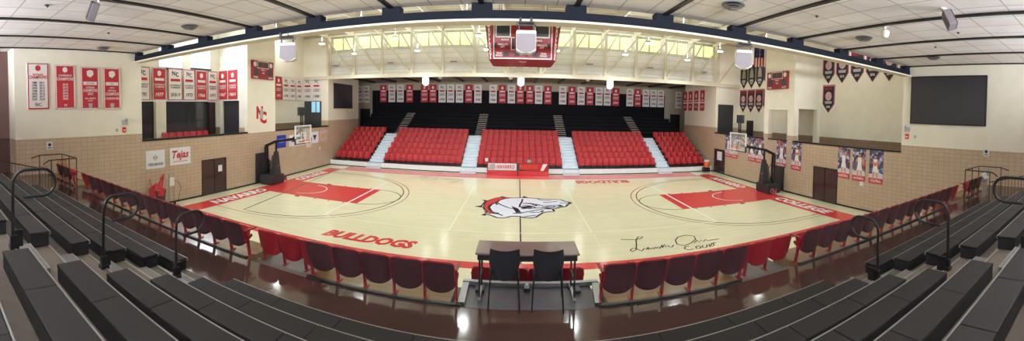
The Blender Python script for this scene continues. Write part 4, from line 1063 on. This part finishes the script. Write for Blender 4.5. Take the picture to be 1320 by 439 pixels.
# black pointed pennants in the right gallery
def pennant(yc, zc, w, h, kind, lab, grp, X=BR):
    t = thing('pennant_banner', lab, 'banner', (X, yc, zc), -PI/2, grp)
    m = MB(); m.prism(banner_shape(w, h, True), 'y', -.02, -.001); m.build('cloth', BANP if kind != 'k' else BANK, t)
    m = MB(); m.tube([(-w/2, -.01, h/2+.012), (w/2, -.01, h/2+.012)], .012, 6); m.build('hanging_rod', INKG, t)
    m = MB(); m.prism([(x*.84, z*.93-(.02*h)) for x, z in banner_shape(w, h, True)], 'y', -.026, -.02); m.build('inner_field', BANK, t)
    if kind == 'k':
        m = MB(); m.prism([(-.26*w, -.05*h), (.26*w, -.05*h), (.2*w, .2*h), (0, .4*h), (-.2*w, .2*h)], 'y', -.032, -.026); m.build('shield', mat_khaki, t)
        m = MB(); m.prism([(-.26*w, -.22*h), (.26*w, -.22*h), (.2*w, -.12*h), (-.2*w, -.12*h)], 'y', -.032, -.026); m.build('emblem', INKG, t)
    else:
        m = MB(); m.lathe([(.27*w, -.034), (.27*w, -.028)], (0, 0, .1*h), 16, 0, 'y'); m.build('emblem', mat_rose, t)
        m = MB(); m.prism([(-.3*w, -.08*h), (.3*w, -.08*h), (.26*w, -.17*h), (-.26*w, -.17*h)], 'y', -.035, -.026); m.build('ribbon', INKG, t)
        text('title', 'NJCAA', .11*h, INKR, t, 0, .36*h, -.034, maxw=.72*w)
    text('year', '20%02d' % (pennant.n % 20), .08*h, INKW, t, 0, -.28*h, -.034, maxw=.32*w); pennant.n += 3
    return t
pennant.n = 3
mat_khaki = mat('khaki_print', (150, 146, 124), .7, noise=.1); mat_rose = mat('rose_print', (206, 168, 176), .7, noise=.15)
for i, yc in enumerate((8.68, 7.46, 6.24)):
    pennant(yc, 8.6, 1.15, 2.1, 'k', 'black pennant with khaki shield in the far right gallery, %s from far end, upper row' % ORD[i], 'upper pennants of the far right gallery')
    pennant(yc, 6.42, 1.15, 2.05, 'p', 'mauve-edged black pennant in the far right gallery, %s from far end, lower row' % ORD[i], 'lower pennants of the far right gallery')
pennant(5.18, 8.65, .9, 2.0, 'k', 'black pennant half hidden by the right tower, upper row', 'upper pennants of the far right gallery')
pennant(5.18, 6.42, .9, 2.0, 'p', 'mauve-edged pennant half hidden by the right tower, lower row', 'lower pennants of the far right gallery')
for i, yc in enumerate((-1.85, -3.12, -4.42, -5.7, -6.98)):
    pennant(yc, 8.62, 1.15, 2.15, 'p', 'pointed black pennant high in the near right gallery, %s from the tower' % ORD[i], 'pennants of the near right gallery')
pennant(-1.93, 6.48, 1.15, 1.95, 'p', 'lone pointed pennant hanging below the others beside the right tower', 'pennants of the near right gallery')

# ---- player posters on the right wall
PM = [poster_mat('poster_print_%d' % i, i+1) for i in range(4)]
PB = mat('poster_red_band', (200, 60, 76), .5, noise=.1); PW = mat('poster_court_white', (214, 206, 216), .5, noise=.08)
def poster(i, yc, z0, z1, w, lab):
    h = z1-z0
    t = flat('player_poster', lab, 'poster', XR, yc, (z0+z1)/2, w, h, 'R', PM[i % 4], .02, 'player posters on the right wall')
    m = MB(); m.box(-w/2, w/2, -.024, -.02, -h/2, -h/2+.16*h); m.build('band', PB, t)
    m = MB(); m.prism([(-w/2, -.34*h), (w/2, -.34*h), (w/2, -.2*h), (.1*w, -.14*h), (-w/2, -.24*h)], 'y', -.023, -.02); m.build('court', PW, t)
    text('lettering', ['BASKETBALL', 'NAVARRO', 'VOLLEYBALL'][i % 3], .07*h, INKW, t, 0, -.42*h, -.027, maxw=.8*w)
    # printed player: torso, shorts, limbs, head, ball
    j = [0, .06, -.05, .03][i % 4]; m = MB()
    y = -.026
    def P(pts, mi): m.add([((a*1.25+j)*w, y-.0006*mi, (b*1.12+.0)*h) for a, b in pts], [tuple(range(len(pts)))], mi)
    P([(-.13,.2),(.13,.2),(.11,-.02),(-.11,-.02)], 0); P([(-.13,-.02),(.13,-.02),(.17,-.16),(.02,-.14),(-.02,-.14),(-.17,-.16)], 0)
    P([(-.15,-.16),(-.05,-.16),(-.07,-.34),(-.14,-.34)], 1); P([(.05,-.16),(.15,-.16),(.13,-.34),(.07,-.34)], 1)
    up = i % 3
    if up == 0: P([(-.13,.19),(-.08,.2),(-.18,.38),(-.24,.37)], 1); P([(.13,.19),(.08,.2),(.2,.34),(.25,.32)], 1)
    elif up == 1: P([(-.13,.19),(-.08,.15),(-.22,.06),(-.27,.1)], 1); P([(.13,.19),(.08,.15),(.22,.06),(.27,.1)], 1)
    else: P([(-.13,.19),(-.08,.14),(.04,.06),(.0,.02),(-.16,.1)], 1); P([(.13,.19),(.08,.14),(-.02,.06),(.02,.02),(.16,.1)], 1)
    P([(.075*math.cos(2*PI*q/12), .265+.05*math.sin(2*PI*q/12)) for q in range(12)], 1)
    P([(.07*math.cos(PI*q/8)*1.1, .285+.035*math.sin(PI*q/8)) for q in range(9)], 3)
    bx, bz = ((-.2, .42), (.26, .02), (0, .06))[up]
    P([(bx+.09*math.cos(2*PI*q/14), bz+.045*math.sin(2*PI*q/14)) for q in range(14)], 2)
    m.build('printed_player', [JERS, SKIN, ORANGE, INKK], t)
poster(0, -5.7, 1.66, 3.5, .92, 'player poster beside the right double door, farthest of three near ones')
poster(1, -6.83, 1.64, 3.48, .92, 'player poster above a white notice, middle of three near ones')
poster(2, -8.03, 1.63, 3.48, .94, 'player poster nearest the big right screen, last of three near ones')
poster(3, .0, 1.62, 3.46, 1.02, 'player poster under the open bay of the right tower, beside the hoop')
poster(5, -1.57, 1.63, 3.5, .95, 'player poster standing alone below the near edge of the right tower')
for i, yc in enumerate((7.0, 5.95)): poster(i+1, yc, 1.6, 3.49, .96, 'player poster behind the right backboard, %s of the far pair' % ('left' if i == 0 else 'right'))
for i, yc in enumerate((3.5, 2.5)): poster(i+2, yc, 1.64, 3.5, .94, 'player poster behind the right hoop boom, %s of the pair' % ('left' if i == 0 else 'right'))

# ---- tower scoreboards and emblem
for X, yc, f_, s in ((XL, 0, 'L', 'left'), (XR, .6, 'R', 'right')):
    o = flat('wall_scoreboard', 'small red scoreboard on the %s tower' % s, 'scoreboard', X, yc, 7.66, 2.3, 1.22, f_, SBRED, .12)
    m = MB()
    for (a, b, c, d) in ((-.55, -.08, .18, .5), (.08, .55, .18, .5), (-.95, -.5, -.35, .05), (.5, .95, -.35, .05)): m = MB(); m.box(a, b, -.13, -.12, c, d); m.build('digit_window', SCREEN, o)
    for a in (-.85, .85): m = MB(); m.lathe([(.16, -.13), (.16, -.121)], (a, 0, .36), 16, 0, 'y'); m.build('badge', INKW, o)
    m = MB()
    for (a, b, c, d) in ((-.6, .6, .1, .13), (-.6, .6, .55, .58), (-.6, -.57, .13, .55), (.57, .6, .13, .55)): m.box(a, b, -.13, -.121, c, d)
    m.build('outline', INKW, o)
    text('lettering', 'HOME', .12, INKW, o, -.8, -.5, -.135); text('lettering', 'GUEST', .12, INKW, o, .8, -.5, -.135)
    text('lettering', 'PERIOD', .09, INKW, o, 0, -.0, -.135, maxw=.5); text('lettering', 'TIME', .09, INKW, o, 0, -.2, -.135)
# N C emblem with a dog figure on the left tower: letters only, in red and white
o = thing('wall_emblem', 'red and white team letters painted on the left tower', 'emblem', (XL, -.05, 4.65), PI/2)
text('lettering', 'N', .85, INKR, o, -.2, .15, -.004, maxw=-.7, bold=.06); text('lettering', 'C', .85, INKR, o, .18, -.2, -.006, maxw=-.75, bold=.06)
m = MB(); m.prism([(-.16, -.25), (.1, -.3), (.2, .1), (.12, .4), (-.05, .45), (-.18, .2)], 'y', -.012, -.008); m.build('centre_patch', INKG, o)

# ================================================================== HANGING THINGS
# centre scoreboard: octagonal, faces leaning outwards to the top
t = thing('center_scoreboard', 'big red hanging scoreboard over mid court', 'scoreboard', (-.03, .2, 7.23))
def ring(f_, s_, z): return [(-f_,-s_,z),(f_,-s_,z),(s_,-f_,z),(s_,f_,z),(f_,s_,z),(-f_,s_,z),(-s_,f_,z),(-s_,-f_,z)]
def body(r0, r1, mi=0):
    vs = r0+r1; return vs, [(i,(i+1)%8,8+(i+1)%8,8+i) for i in range(8)]+[tuple(range(8))[::-1], tuple(range(8,16))], mi
m = MB(); m.add(*body(ring(1.47, 1.66, .36), ring(1.47, 1.93, 2.5))); cab = m.build('cabinet', SBRED, t)
m = MB(); m.box(-.2, .2, -.9, -.4, .34, .36); m.build('print', BANP, t)
lean = math.atan2(.27, 2.14)
def face_z(z): return -(1.66+(z-.36)*.27/2.14)
fr = bpy.data.objects.new('front_face', None); COL.objects.link(fr); fr.parent = t; fr.location = (0, face_z(1.4), 1.4); fr.rotation_euler = (lean, 0, 0); 
# front_face local: x right, z up along the face
def fpart(name, mb, m): o = mb.build(name, m, t); o.location = fr.location; o.rotation_euler = (lean, 0, 0); return o
m = MB()
for (a, b, c, d) in ((-1.43, -1.39, -1.0, 1.05), (1.39, 1.43, -1.0, 1.05), (-1.43, 1.43, -1.04, -.99)): m.box(a, b, -.03, 0, c, d)
for s in (-1, 1):
    a0, a1 = (-1.32, -.6) if s < 0 else (.57, 1.29)
    for (a, b, c, d) in ((a0-.02, a1+.02, -.02, .04), (a0-.02, a1+.02, .54, .6), (a0-.02, a0+.04, .0, .58), (a1-.04, a1+.02, .0, .58)): m.box(a, b, -.03, 0, c, d)
for (a, b, c, d) in ((-.58, -.54, -.62, -.0), (-.58, -.4, -.62, -.58), (-.58, -.4, -.04, .0)): m.box(a, b, -.03, 0, c, d)
fpart('white_trim', m, INKW)
m = MB(); m.box(-1.28, -.64, -.03, 0, .04, .54); fpart('video_screen', m, SCREEN)
m = MB(); m.box(.61, 1.25, -.03, 0, .04, .54); fpart('video_screen', m, SCREEN)
m = MB()
for (a, b, c, d) in ((-.53, -.42, -.57, -.05), (-1.38, -1.26, -.5, -.28), (1.22, 1.34, -.5, -.28), (-.92, -.68, -.92, -.68), (-.4, -.16, -.92, -.68), (.12, .26, -.92, -.68), (.5, .74, -.92, -.68)): m = MB(); m.box(a, b, -.03, 0, c, d); fpart('digit_window', m, SCREENF)
for s, x, z, h, w in (('GUESTS', -.95, .66, .1, .5), ('BULLDOGS', .93, .66, .1, .6), ('BONUS', -.86, -.12, .09, .36), ('BONUS', .76, -.14, .09, .36), ('TIMEOUTS\nLEFT', -.98, -.4, .2, .5), ('TIMEOUTS\nLEFT', .93, -.42, .2, .5), ('TEAM\nFOULS', -1.15, -.82, .2, .32), ('TEAM\nFOULS', 1.02, -.82, .2, .32)):
    o = text('lettering', s, h, INKW, t, 0, 0, 0, maxw=w, bold=.03)
    v = Vector((x, -.035, z)); v = Matrix.Rotation(lean, 3, 'X') @ v; o.location = fr.location+v; o.rotation_euler = (lean, 0, 0)
bpy.data.objects.remove(fr)
for s in (-1, 1):   # corner faces: stacked letters reading BULLDOGS and a white badge
    ang = math.atan2(.3, .3)
    for i, ch in enumerate('BULLDOGS'):
        z = 1.78-.19*i
        sz = 1.66+(z-.36)*.27/2.14
        cx, cy = (1.47+sz)/2, -(1.47+sz)/2
        o = text('lettering', ch, .19, INKW, t, s*(cx+.012), z, cy-.012, bold=.05); o.rotation_euler = (.1, 0, s*PI/4)
    z = 2.08; sz = 1.66+(z-.36)*.27/2.14; cx, cy = (1.47+sz)/2, -(1.47+sz)/2
    m = MB(); m.lathe([(.17, -.02), (.17, .0)], (0, 0, 0), 16, 0, 'y'); o = m.build('badge', INKW, t, (s*(cx+.008), cy-.008, z)); o.rotation_euler = (.1, 0, s*PI/4)
for sx in (-1, 1):
    for sy in (-1, 1): m = MB(); m.tube([(sx*1.2, sy*1.2, 2.5), (sx*1.2, sy*1.2, 4.28)], .015, 6); m.build('cable', BLACK, t)
# speakers hung from the beam
def hung_speaker(x, yaw, lab):
    t = thing('hanging_speaker', lab, 'speaker', (x, -9.8, 7.43), yaw, 'grey speakers hung from the beam')
    m = MB(); m.box(-.26, .26, -.05, .05, -.06, -.03); m.box(-.22, -.18, -.03, .03, -.22, -.03); m.box(.18, .22, -.03, .03, -.22, -.03)
    for a in (-.16, .12): m.bbox(a-.03, a+.03, -.32, -.22, -.02, .1, .008); 
    m.box(-.2, .2, -.3, .02, -.03, -.005); m.build('bracket', DARK, t)
    m = MB(); m.prism([(-.27, -.7), (-.12, -.78), (.12, -.78), (.27, -.7), (.27, -.2), (-.27, -.2)], 'y', -.02, .36); m.build('case', SPKW, t)
    m = MB(); m.prism([(-.255, -.66), (-.13, -.75), (.0, -.78), (.13, -.75), (.255, -.66), (.255, -.27), (-.255, -.27)], 'y', -.05, -.02); m.build('grille', SPKG, t)
    m = MB(); m.box(-.255, .255, -.045, -.02, -.27, -.18); m.build('top_strip', SPKW, t)
hung_speaker(-7.35, .35, 'grey speaker hanging from the left half of the dark beam')
hung_speaker(.0, 0, 'grey speaker hanging from beam in front of the big scoreboard')
hung_speaker(6.72, -.45, 'grey speaker hanging from the right half of the dark beam')
# white globes hung under the truss, with smaller pale speakers beside
for i, x in enumerate((-7.53, -.05, 6.95)):
    t = thing('globe_lamp', 'white round-bottomed hanging lamp under the truss, %s of three' % ('left', 'middle', 'right')[i], 'lamp', (x, 9.05, 7.62), 0, 'white lamps under the truss')
    m = MB(); m.lathe([(.02, 0), (.02, -.05), (.25, -.06), (.25, -.08)], (0,0,0), 16); m.build('canopy', SPKW, t)
    li = bpy.data.lights.new('globe_light', 'POINT'); li.energy = 34; li.shadow_soft_size = .25; li.color = (1, .97, .95); lo = bpy.data.objects.new('globe_light', li); COL.objects.link(lo); lo.location = (x, 9.75, 7.1)
    m = MB(); m.lathe([(.27, -.1), (.27, -.5), (.22, -.62), (.12, -.7), (.02, -.73)], (0,0,0), 18); m.build('globe', GLOBE, t)
for i, (x, y) in enumerate(((-6.85, 11.5), (-.9, 11.5), (5.6, 11.5))):
    t = thing('ceiling_spot', 'small pale lamp on the far stand ceiling, %s of three' % ('left', 'middle', 'right')[i], 'lamp', (x, y, 8.1), 0, 'small lamps on the far stand ceiling')
    li = bpy.data.lights.new('spot_light', 'POINT'); li.energy = 40; li.shadow_soft_size = .15; li.color = (1, .96, .93); lo = bpy.data.objects.new('spot_light', li); COL.objects.link(lo); lo.location = (x, y+2.5, 7.4)
    m = MB(); m.lathe([(.05, .04), (.06, -.1), (.17, -.14), (.19, -.4), (.1, -.47)], (0,0,0), 14); m.build('shade', SPKW, t)
# high bay lamps over the court
LX = [-12.85, -7.7, -2.57, 2.5, 7.6, 12.7]
kk = 0
for r, y in enumerate((7.1, 2.0, -3.1, -7.6)):
    for c, x in enumerate(LX):
        if y == 2.0 and c == 3: continue
        t = thing('high_bay_lamp', 'round high bay lamp over the court, %s row from the far stand, %s from left' % (ORD[r], ORD[c]), 'lamp', (x, y, 9.4), 0, 'high bay lamps over the court')
        m = MB(); m.tube([(0, 0, .16), (0, 0, 1.8)], .012, 6); m.lathe([(.06, .14), (.17, .09), (.2, .02), (.2, 0)], (0,0,0), 16); m.build('housing', SPKW, t)
        m = MB(); m.lathe([(.2, -.001), (.18, -.04), (.05, -.06)], (0,0,0), 16); m.build('diffuser', LAMPG, t)
        li = bpy.data.lights.new('bay_light', 'AREA'); li.shape = 'DISK'; li.size = .45; li.energy = (108, 90, 62, 44)[r]; li.color = (.87, .975, 1); li.spread = math.radians(138)
        ul = bpy.data.lights.new('bay_uplight', 'AREA'); ul.shape = 'DISK'; ul.size = .3; ul.energy = 62; ul.color = (.8, .94, 1)
        uo = bpy.data.objects.new('bay_uplight', ul); COL.objects.link(uo); uo.location = (x, y, 9.6); uo.rotation_euler.x = PI
        lo = bpy.data.objects.new('bay_light', li); COL.objects.link(lo); lo.location = (x, y, 9.32)
# flood boxes on the clerestory wall
for i, x in enumerate((-15.9, -10.7, -5.4, 5.4, 10.5, 15.6)):
    t = thing('wall_flood_box', 'pale box unit on the clerestory wall, %s from left' % ORD[i], 'wall unit', (x, 9.82, 8.95), 0, 'box units on the clerestory wall')
    m = MB(); m.bbox(-.3, .3, -.2, 0, -.1, .12, .03); m.build('case', SPKW, t)
    m = MB(); m.box(-.27, .27, -.22, -.2, -.12, -.07); m.build('louvre', DARK, t)
# flags
def flag_us():
    t = thing('national_flag', 'striped national flag hanging in the far right gallery', 'flag', (17.95, 4.1, 10.2), -.62)
    w, h = 1.5, 2.3; N = 13
    def fold(u): return .05*math.sin(u*16)
    for mi, name, mt in ((0, 'red_stripes', FLAGR), (1, 'white_stripes', INKW)):
        m = MB()
        for k in range(N):
            if k % 2 != mi: continue
            z1 = h/2 if not (k < 7 and False) else h/2
            u0, u1 = k/N, (k+1)/N
            x0, x1 = -w/2+w*u0, -w/2+w*u1
            m.add([(x0, fold(u0), -h/2), (x1, fold(u1), -h/2), (x1, fold(u1), h/2), (x0, fold(u0), h/2)], [(0,1,2,3)])
        m.build(name, mt, t)
    m = MB()
    u0, u1 = 0, 7/13
    m.add([(-w/2+w*(u0+(u1-u0)*q/6), fold(u0+(u1-u0)*q/6)-.006, z) for z in (-.38*h/2, h/2) for q in range(7)], [(q, q+1, 8+q, 7+q) for q in range(6)])
    m.build('canton', NAVYF, t)
    m = MB()
    for a in range(5):
        for b in range(4):
            u = u0+(u1-u0)*(a+.5)/5; m.poly([(-w/2+w*u+.025*math.cos(PI/2+2*PI*q/10)*(1 if q % 2 == 0 else .42), fold(u)-.012, -.3*h/2+(1.25*h/2)*(b+.5)/4+.025*math.sin(PI/2+2*PI*q/10)*(1 if q % 2 == 0 else .42)) for q in range(10)])
    m.build('stars', INKW, t)
    m = MB(); m.tube([(-w/2-.05, 0, h/2), (w/2+.05, 0, h/2)], .012, 6); m.tube([(-w/2, 0, h/2), (-w/2, 0, 11.9-10.2)], .004, 4); m.tube([(w/2, 0, h/2), (w/2, 0, 11.9-10.2)], .004, 4); m.build('hanging_rod', WOOD, t)
flag_us()
t = thing('state_flag', 'red white and blue flag with one star beside the striped flag', 'flag', (18.35, 2.75, 10.1), -.6)
w, h = 1.15, 1.8
m = MB(); m.box(-w/2, w/2, -.01, .01, .2, h/2); m.build('blue_band', NAVYF, t)
m = MB(); m.box(0.1, w/2, -.01, .01, -h/2, .2); m.build('red_band', FLAGR, t)
m = MB(); m.box(-w/2, .1, -.01, .01, -h/2, .2); m.build('white_band', BANW, t)
m = MB(); m.prism([(.18*math.cos(PI/2+2*PI*q/10)*(1 if q % 2 == 0 else .4), .55+.18*math.sin(PI/2+2*PI*q/10)*(1 if q % 2 == 0 else .4)) for q in range(10)], 'y', -.014, -.01); m.build('star', INKW, t)
m = MB(); m.tube([(-w/2, 0, h/2), (w/2, 0, h/2)], .012, 6); m.tube([(-w/2, 0, h/2), (-w/2, 0, 1.8)], .004, 4); m.tube([(w/2, 0, h/2), (w/2, 0, 1.8)], .004, 4); m.build('hanging_rod', WOOD, t)

# ---- things on the near ceiling
def vent(x, y, lab):
    t = thing('ceiling_vent', lab, 'ceiling vent', (x, y, CEIL-.055), 0, 'round vents in the near ceiling')
    m = MB()
    for r0, z0 in ((.3, .05), (.24, .0), (.17, -.04)): m.lathe([(r0-.03, z0-.005), (r0, z0-.035), (r0+.004, z0-.03), (r0-.02, z0)], (0,0,0), 24)
    m.lathe([(.09, -.05), (.1, -.075), (.02, -.085)], (0,0,0), 20); m.build('cone', ALU, t)
    m = MB(); m.lathe([(.28, .05), (.28, .052)], (0,0,0), 24); m.build('throat', DARK, t)
for x, y, s in ((-10.1, -11.65, 'left of centre above the left tower view'), (4.95, -11.85, 'right of the centre scoreboard'), (10.05, -12.05, 'near the white dome camera'), (14.3, -12.55, 'above the big right screen'), (-15.5, -12.2, 'above the four big banners')): vent(x, y, 'round grey ceiling vent %s' % s)
def wall_speaker(x, y, rz, lab):
    t = thing('ceiling_speaker', lab, 'speaker', (x, y, CEIL-.002), rz, 'dark box speakers on the near ceiling')
    m = MB(); m.box(-.08, .08, -.06, .06, -.03, 0); m.box(-.14, .14, -.015, .015, -.16, -.03); m.build('bracket', SPKW, t)
    m = MB(); m.bbox(-.14, .14, -.1, .1, -.6, -.14, .02); b = m.build('case', mat('speaker_dark_case', (112, 106, 108), .6), t); b.rotation_euler = (-.35, .45, 0)
    m = MB(); m.bbox(-.13, .13, -.13, -.1, -.59, -.15, .01); b = m.build('grille', DARK, t); b.rotation_euler = (-.35, .45, 0)
wall_speaker(-8.75, -15.75, -.4, 'tilted dark box speaker on the ceiling, left side')
wall_speaker(8.25, -15.9, .6, 'tilted dark box speaker on the ceiling, right side')
t = thing('dome_camera', 'white camera on the ceiling beside a round vent, right side', 'camera', (9.05, -13.6, CEIL-.002))
m = MB(); m.lathe([(.1, 0), (.1, -.04), (.04, -.05)], (0,0,0), 14); m.tube([(0,0,-.04), (.03, 0, -.14)], .03, 8); m.build('mount', SPKW, t)
m = MB(); m.lathe([(.05, -.12), (.12, -.16), (.13, -.26), (.08, -.36), (.02, -.38)], (.03,0,0), 16); m.build('body', SPKW, t)
t = thing('ceiling_hook', 'small dark fitting on the ceiling at upper left', 'fitting', (-9.77, -16.78, CEIL-.002))
m = MB(); m.lathe([(.06, 0), (.06, -.02)], (0,0,0), 12); m.tube([(0,0,-.02), (.03,0,-.07), (.1,.02,-.06)], .018, 6); m.build('body', DARK, t)
for i, (x, y) in enumerate(((-3.0, -12.2), (-6.0, -12.9), (-12.5, -13.5), (2.9, -12.3), (7.2, -12.6), (6.5, -14.6), (12.4, -13.6), (10.6, -15.3))):
    m = MB(); m.lathe([(.05, 0), (.05, -.02), (.025, -.05), (.01, -.06)], (x, y, CEIL-.001), 10)
    tag(m.build('hanging_sprinkler', DARK), 'small dark sprinkler head on the near ceiling, %s' % ['just left of mid beam','between two strips left of mid','above the near left banners','just right of mid beam','below the mid right vent','nearest the viewer right of mid','towards the big screen','between vent and box speaker'][i], 'sprinkler', 'sprinkler heads on the near ceiling')

# ---- clutter on the court by the left wall
t = thing('red_bundle', 'black bin heaped with red cloth against the left wall', 'bin', (-15.9, -9.05, 0))
m = MB(); m.prism([(-.3, -.26), (.3, -.26), (.3, .26), (-.3, .26)], 'z', 0, .02)
vs = [(-.26,-.22,0),(.26,-.22,0),(.26,.22,0),(-.26,.22,0),(-.36,-.3,1.0),(.36,-.3,1.0),(.36,.3,1.0),(-.36,.3,1.0)]
m.add(vs, [(0,3,2,1),(4,5,6,7),(0,1,5,4),(1,2,6,5),(2,3,7,6),(3,0,4,7)]); m.build('bin', DARK, t)
m = MB()
def heap(u, v):
    a = 2*PI*u; r = .38*(1-v)**.6*(1+.15*math.sin(3*a)); return (r*math.cos(a), r*math.sin(a), 1.0+.3*v+.08*math.sin(5*a)*(1-v))
m.grid(heap, 20, 6); m.lathe([(.4, .72), (.42, .98), (.36, 1.03)], (0,0,0), 14); m.tube([(.1, 0, 1.1), (.15, .15, 1.6), (.12, .3, 1.75), (.02, .35, 1.5), (.1, .2, 1.1)], .05, 8); m.tube([(-.1, -.2, .9), (-.2, -.35, 1.55)], .02, 6); m.build('red_cloth', BANR, t)
t = thing('white_cart', 'upright grey hand cart with white panel beside the bin', 'cart', (-15.95, -8.1, 0))
m = MB()
for a in (-.16, .16): m.tube([(0, a, .12), (0, a, 1.6), (.04, a*.9, 1.72)], .02, 8)
m.tube([(.04, -.15, 1.72), (.04, .15, 1.72)], .02, 8); m.tube([(0, -.16, .6), (0, .16, .6)], .015, 6); m.tube([(0, -.16, 1.0), (0, .16, 1.0)], .015, 6); m.build('frame', ALU, t)
m = MB(); m.bbox(.02, .06, -.15, .15, 1.05, 1.5, .01); m.build('panel', SIGNW, t)
for a in (-.2, .2): m = MB(); m.lathe([(.11, -.02), (.12, 0), (.11, .02)], (0, a, .12), 14, 0, 'y'); m.build('wheel', BLACK, t)
m = MB(); m.box(0, .25, -.18, .18, .03, .05); m.build('toe_plate', ALU, t)
m = MB(); m.tube([(.02, .18, 1.3), (.05, .45, 1.2), (.03, .62, .9), (.03, .5, .5), (.03, .42, .1)], .012, 6); m.build('hose', BLACK, t)

# ================================================================== LIGHT
def area(name, loc, rot, sx, sy, e, col=(1, 1, 1), spread=180):
    li = bpy.data.lights.new(name, 'AREA'); li.shape = 'RECTANGLE'; li.size = sx; li.size_y = sy; li.energy = e; li.color = col; li.spread = math.radians(spread)
    o = bpy.data.objects.new(name, li); COL.objects.link(o); o.location = loc; o.rotation_euler = rot; return o
# daylight through the clerestory and the blinds of the left gallery
area('clerestory_daylight', (0, 9.75, 10.7), (-PI/2-.5, 0, 0), 32, .9, 300, (.97, 1, .95)).visible_glossy = True
area('gallery_daylight', (BL+.2, -4.6, 8.8), (0, -PI/2+.5, 0), 2, 4.4, 260, (.84, .93, 1))
# washers in the galleries (spot glow seen on the left side only)
for (x, y, z, e, c) in ((-17.7, -4.4, 11.2, 110, (.92, .97, 1)), (-17.7, 5.4, 11.2, 90, (.95, .98, 1)), (17.9, -5, 11.2, 80, (1, .98, .96)), (17.9, 5.4, 11.2, 80, (1, .98, .96))):
    a_ = area('gallery_lamp', (x, y, z), (0, 0, 0), .5, .5, e, c)
for i, x in enumerate((-12.5, -4.2, 4.2, 12.5)):  # framed glowing panels added out of view to brighten near ceiling and walls
    m = MB(); m.box(x-2.6, x+2.6, -24.8, -24.74, 6.2, 7.5)
    fill_panel = struct(m.build('window_%d' % (40+i), WINB), 'added glowing panel behind the near stand, lighting its ceiling')
    q = MB()
    for k in range(5): q.box(x-2.64+k*1.3, x-2.56+k*1.3, -24.75, -24.7, 6.15, 7.55)
    q.box(x-2.6, x+2.6, -24.75, -24.7, 6.12, 6.2); q.box(x-2.6, x+2.6, -24.75, -24.7, 7.5, 7.58); q.build('window_frame', TRUSSM, fill_panel)
    area('near_fill_light', (x, -24.65, 6.85), (PI/2+.5, 0, 0), 5, 1.2, 1550, (.92, .94, 1), 98)  # added fill light, beam narrowed and tilted up towards the ceiling
w = bpy.data.worlds.new('World'); SC.world = w; w.use_nodes = True
w.node_tree.nodes['Background'].inputs[0].default_value = (.9, .95, 1, 1); w.node_tree.nodes['Background'].inputs[1].default_value = .3

# ================================================================== CAMERA (a hand-swept cylindrical panorama)
f_px, u0, v0, roll, pitch = 485.35, 668.67, 155.64, -.0186, .03
cd = bpy.data.cameras.new('camera'); cam = bpy.data.objects.new('camera', cd); COL.objects.link(cam)
cr, sr, cp, sp = math.cos(roll), math.sin(roll), math.cos(pitch), math.sin(pitch)
Xc = Vector((cr, -sp*sr, -cp*sr)); Up = Vector((sr, sp*cr, cp*cr)); Fw = Vector((0, cp, -sp))
M = Matrix((Xc, Up, -Fw)).transposed().to_4x4(); M.translation = Vector((-.159, -20.0, 5.123))
cam.matrix_world = M
cd.type = 'PANO'; cd.panorama_type = 'CENTRAL_CYLINDRICAL'
cd.central_cylindrical_range_u_min = (0-u0)/f_px; cd.central_cylindrical_range_u_max = (1320-u0)/f_px
cd.central_cylindrical_range_v_min = (v0-439)/f_px; cd.central_cylindrical_range_v_max = v0/f_px
cd.clip_start = .05; cd.clip_end = 200
SC.camera = cam
SC.view_settings.view_transform = 'Standard'; SC.view_settings.look = 'None'
SC.view_settings.gamma = 1; SC.view_settings.use_curve_mapping = False
SC.view_settings.exposure = 0.
SC.cycles.max_bounces = 8; SC.cycles.diffuse_bounces = 5; SC.cycles.glossy_bounces = 4; SC.cycles.transparent_max_bounces = 8
SC.cycles.use_denoising = True; SC.cycles.sample_clamp_indirect = 6
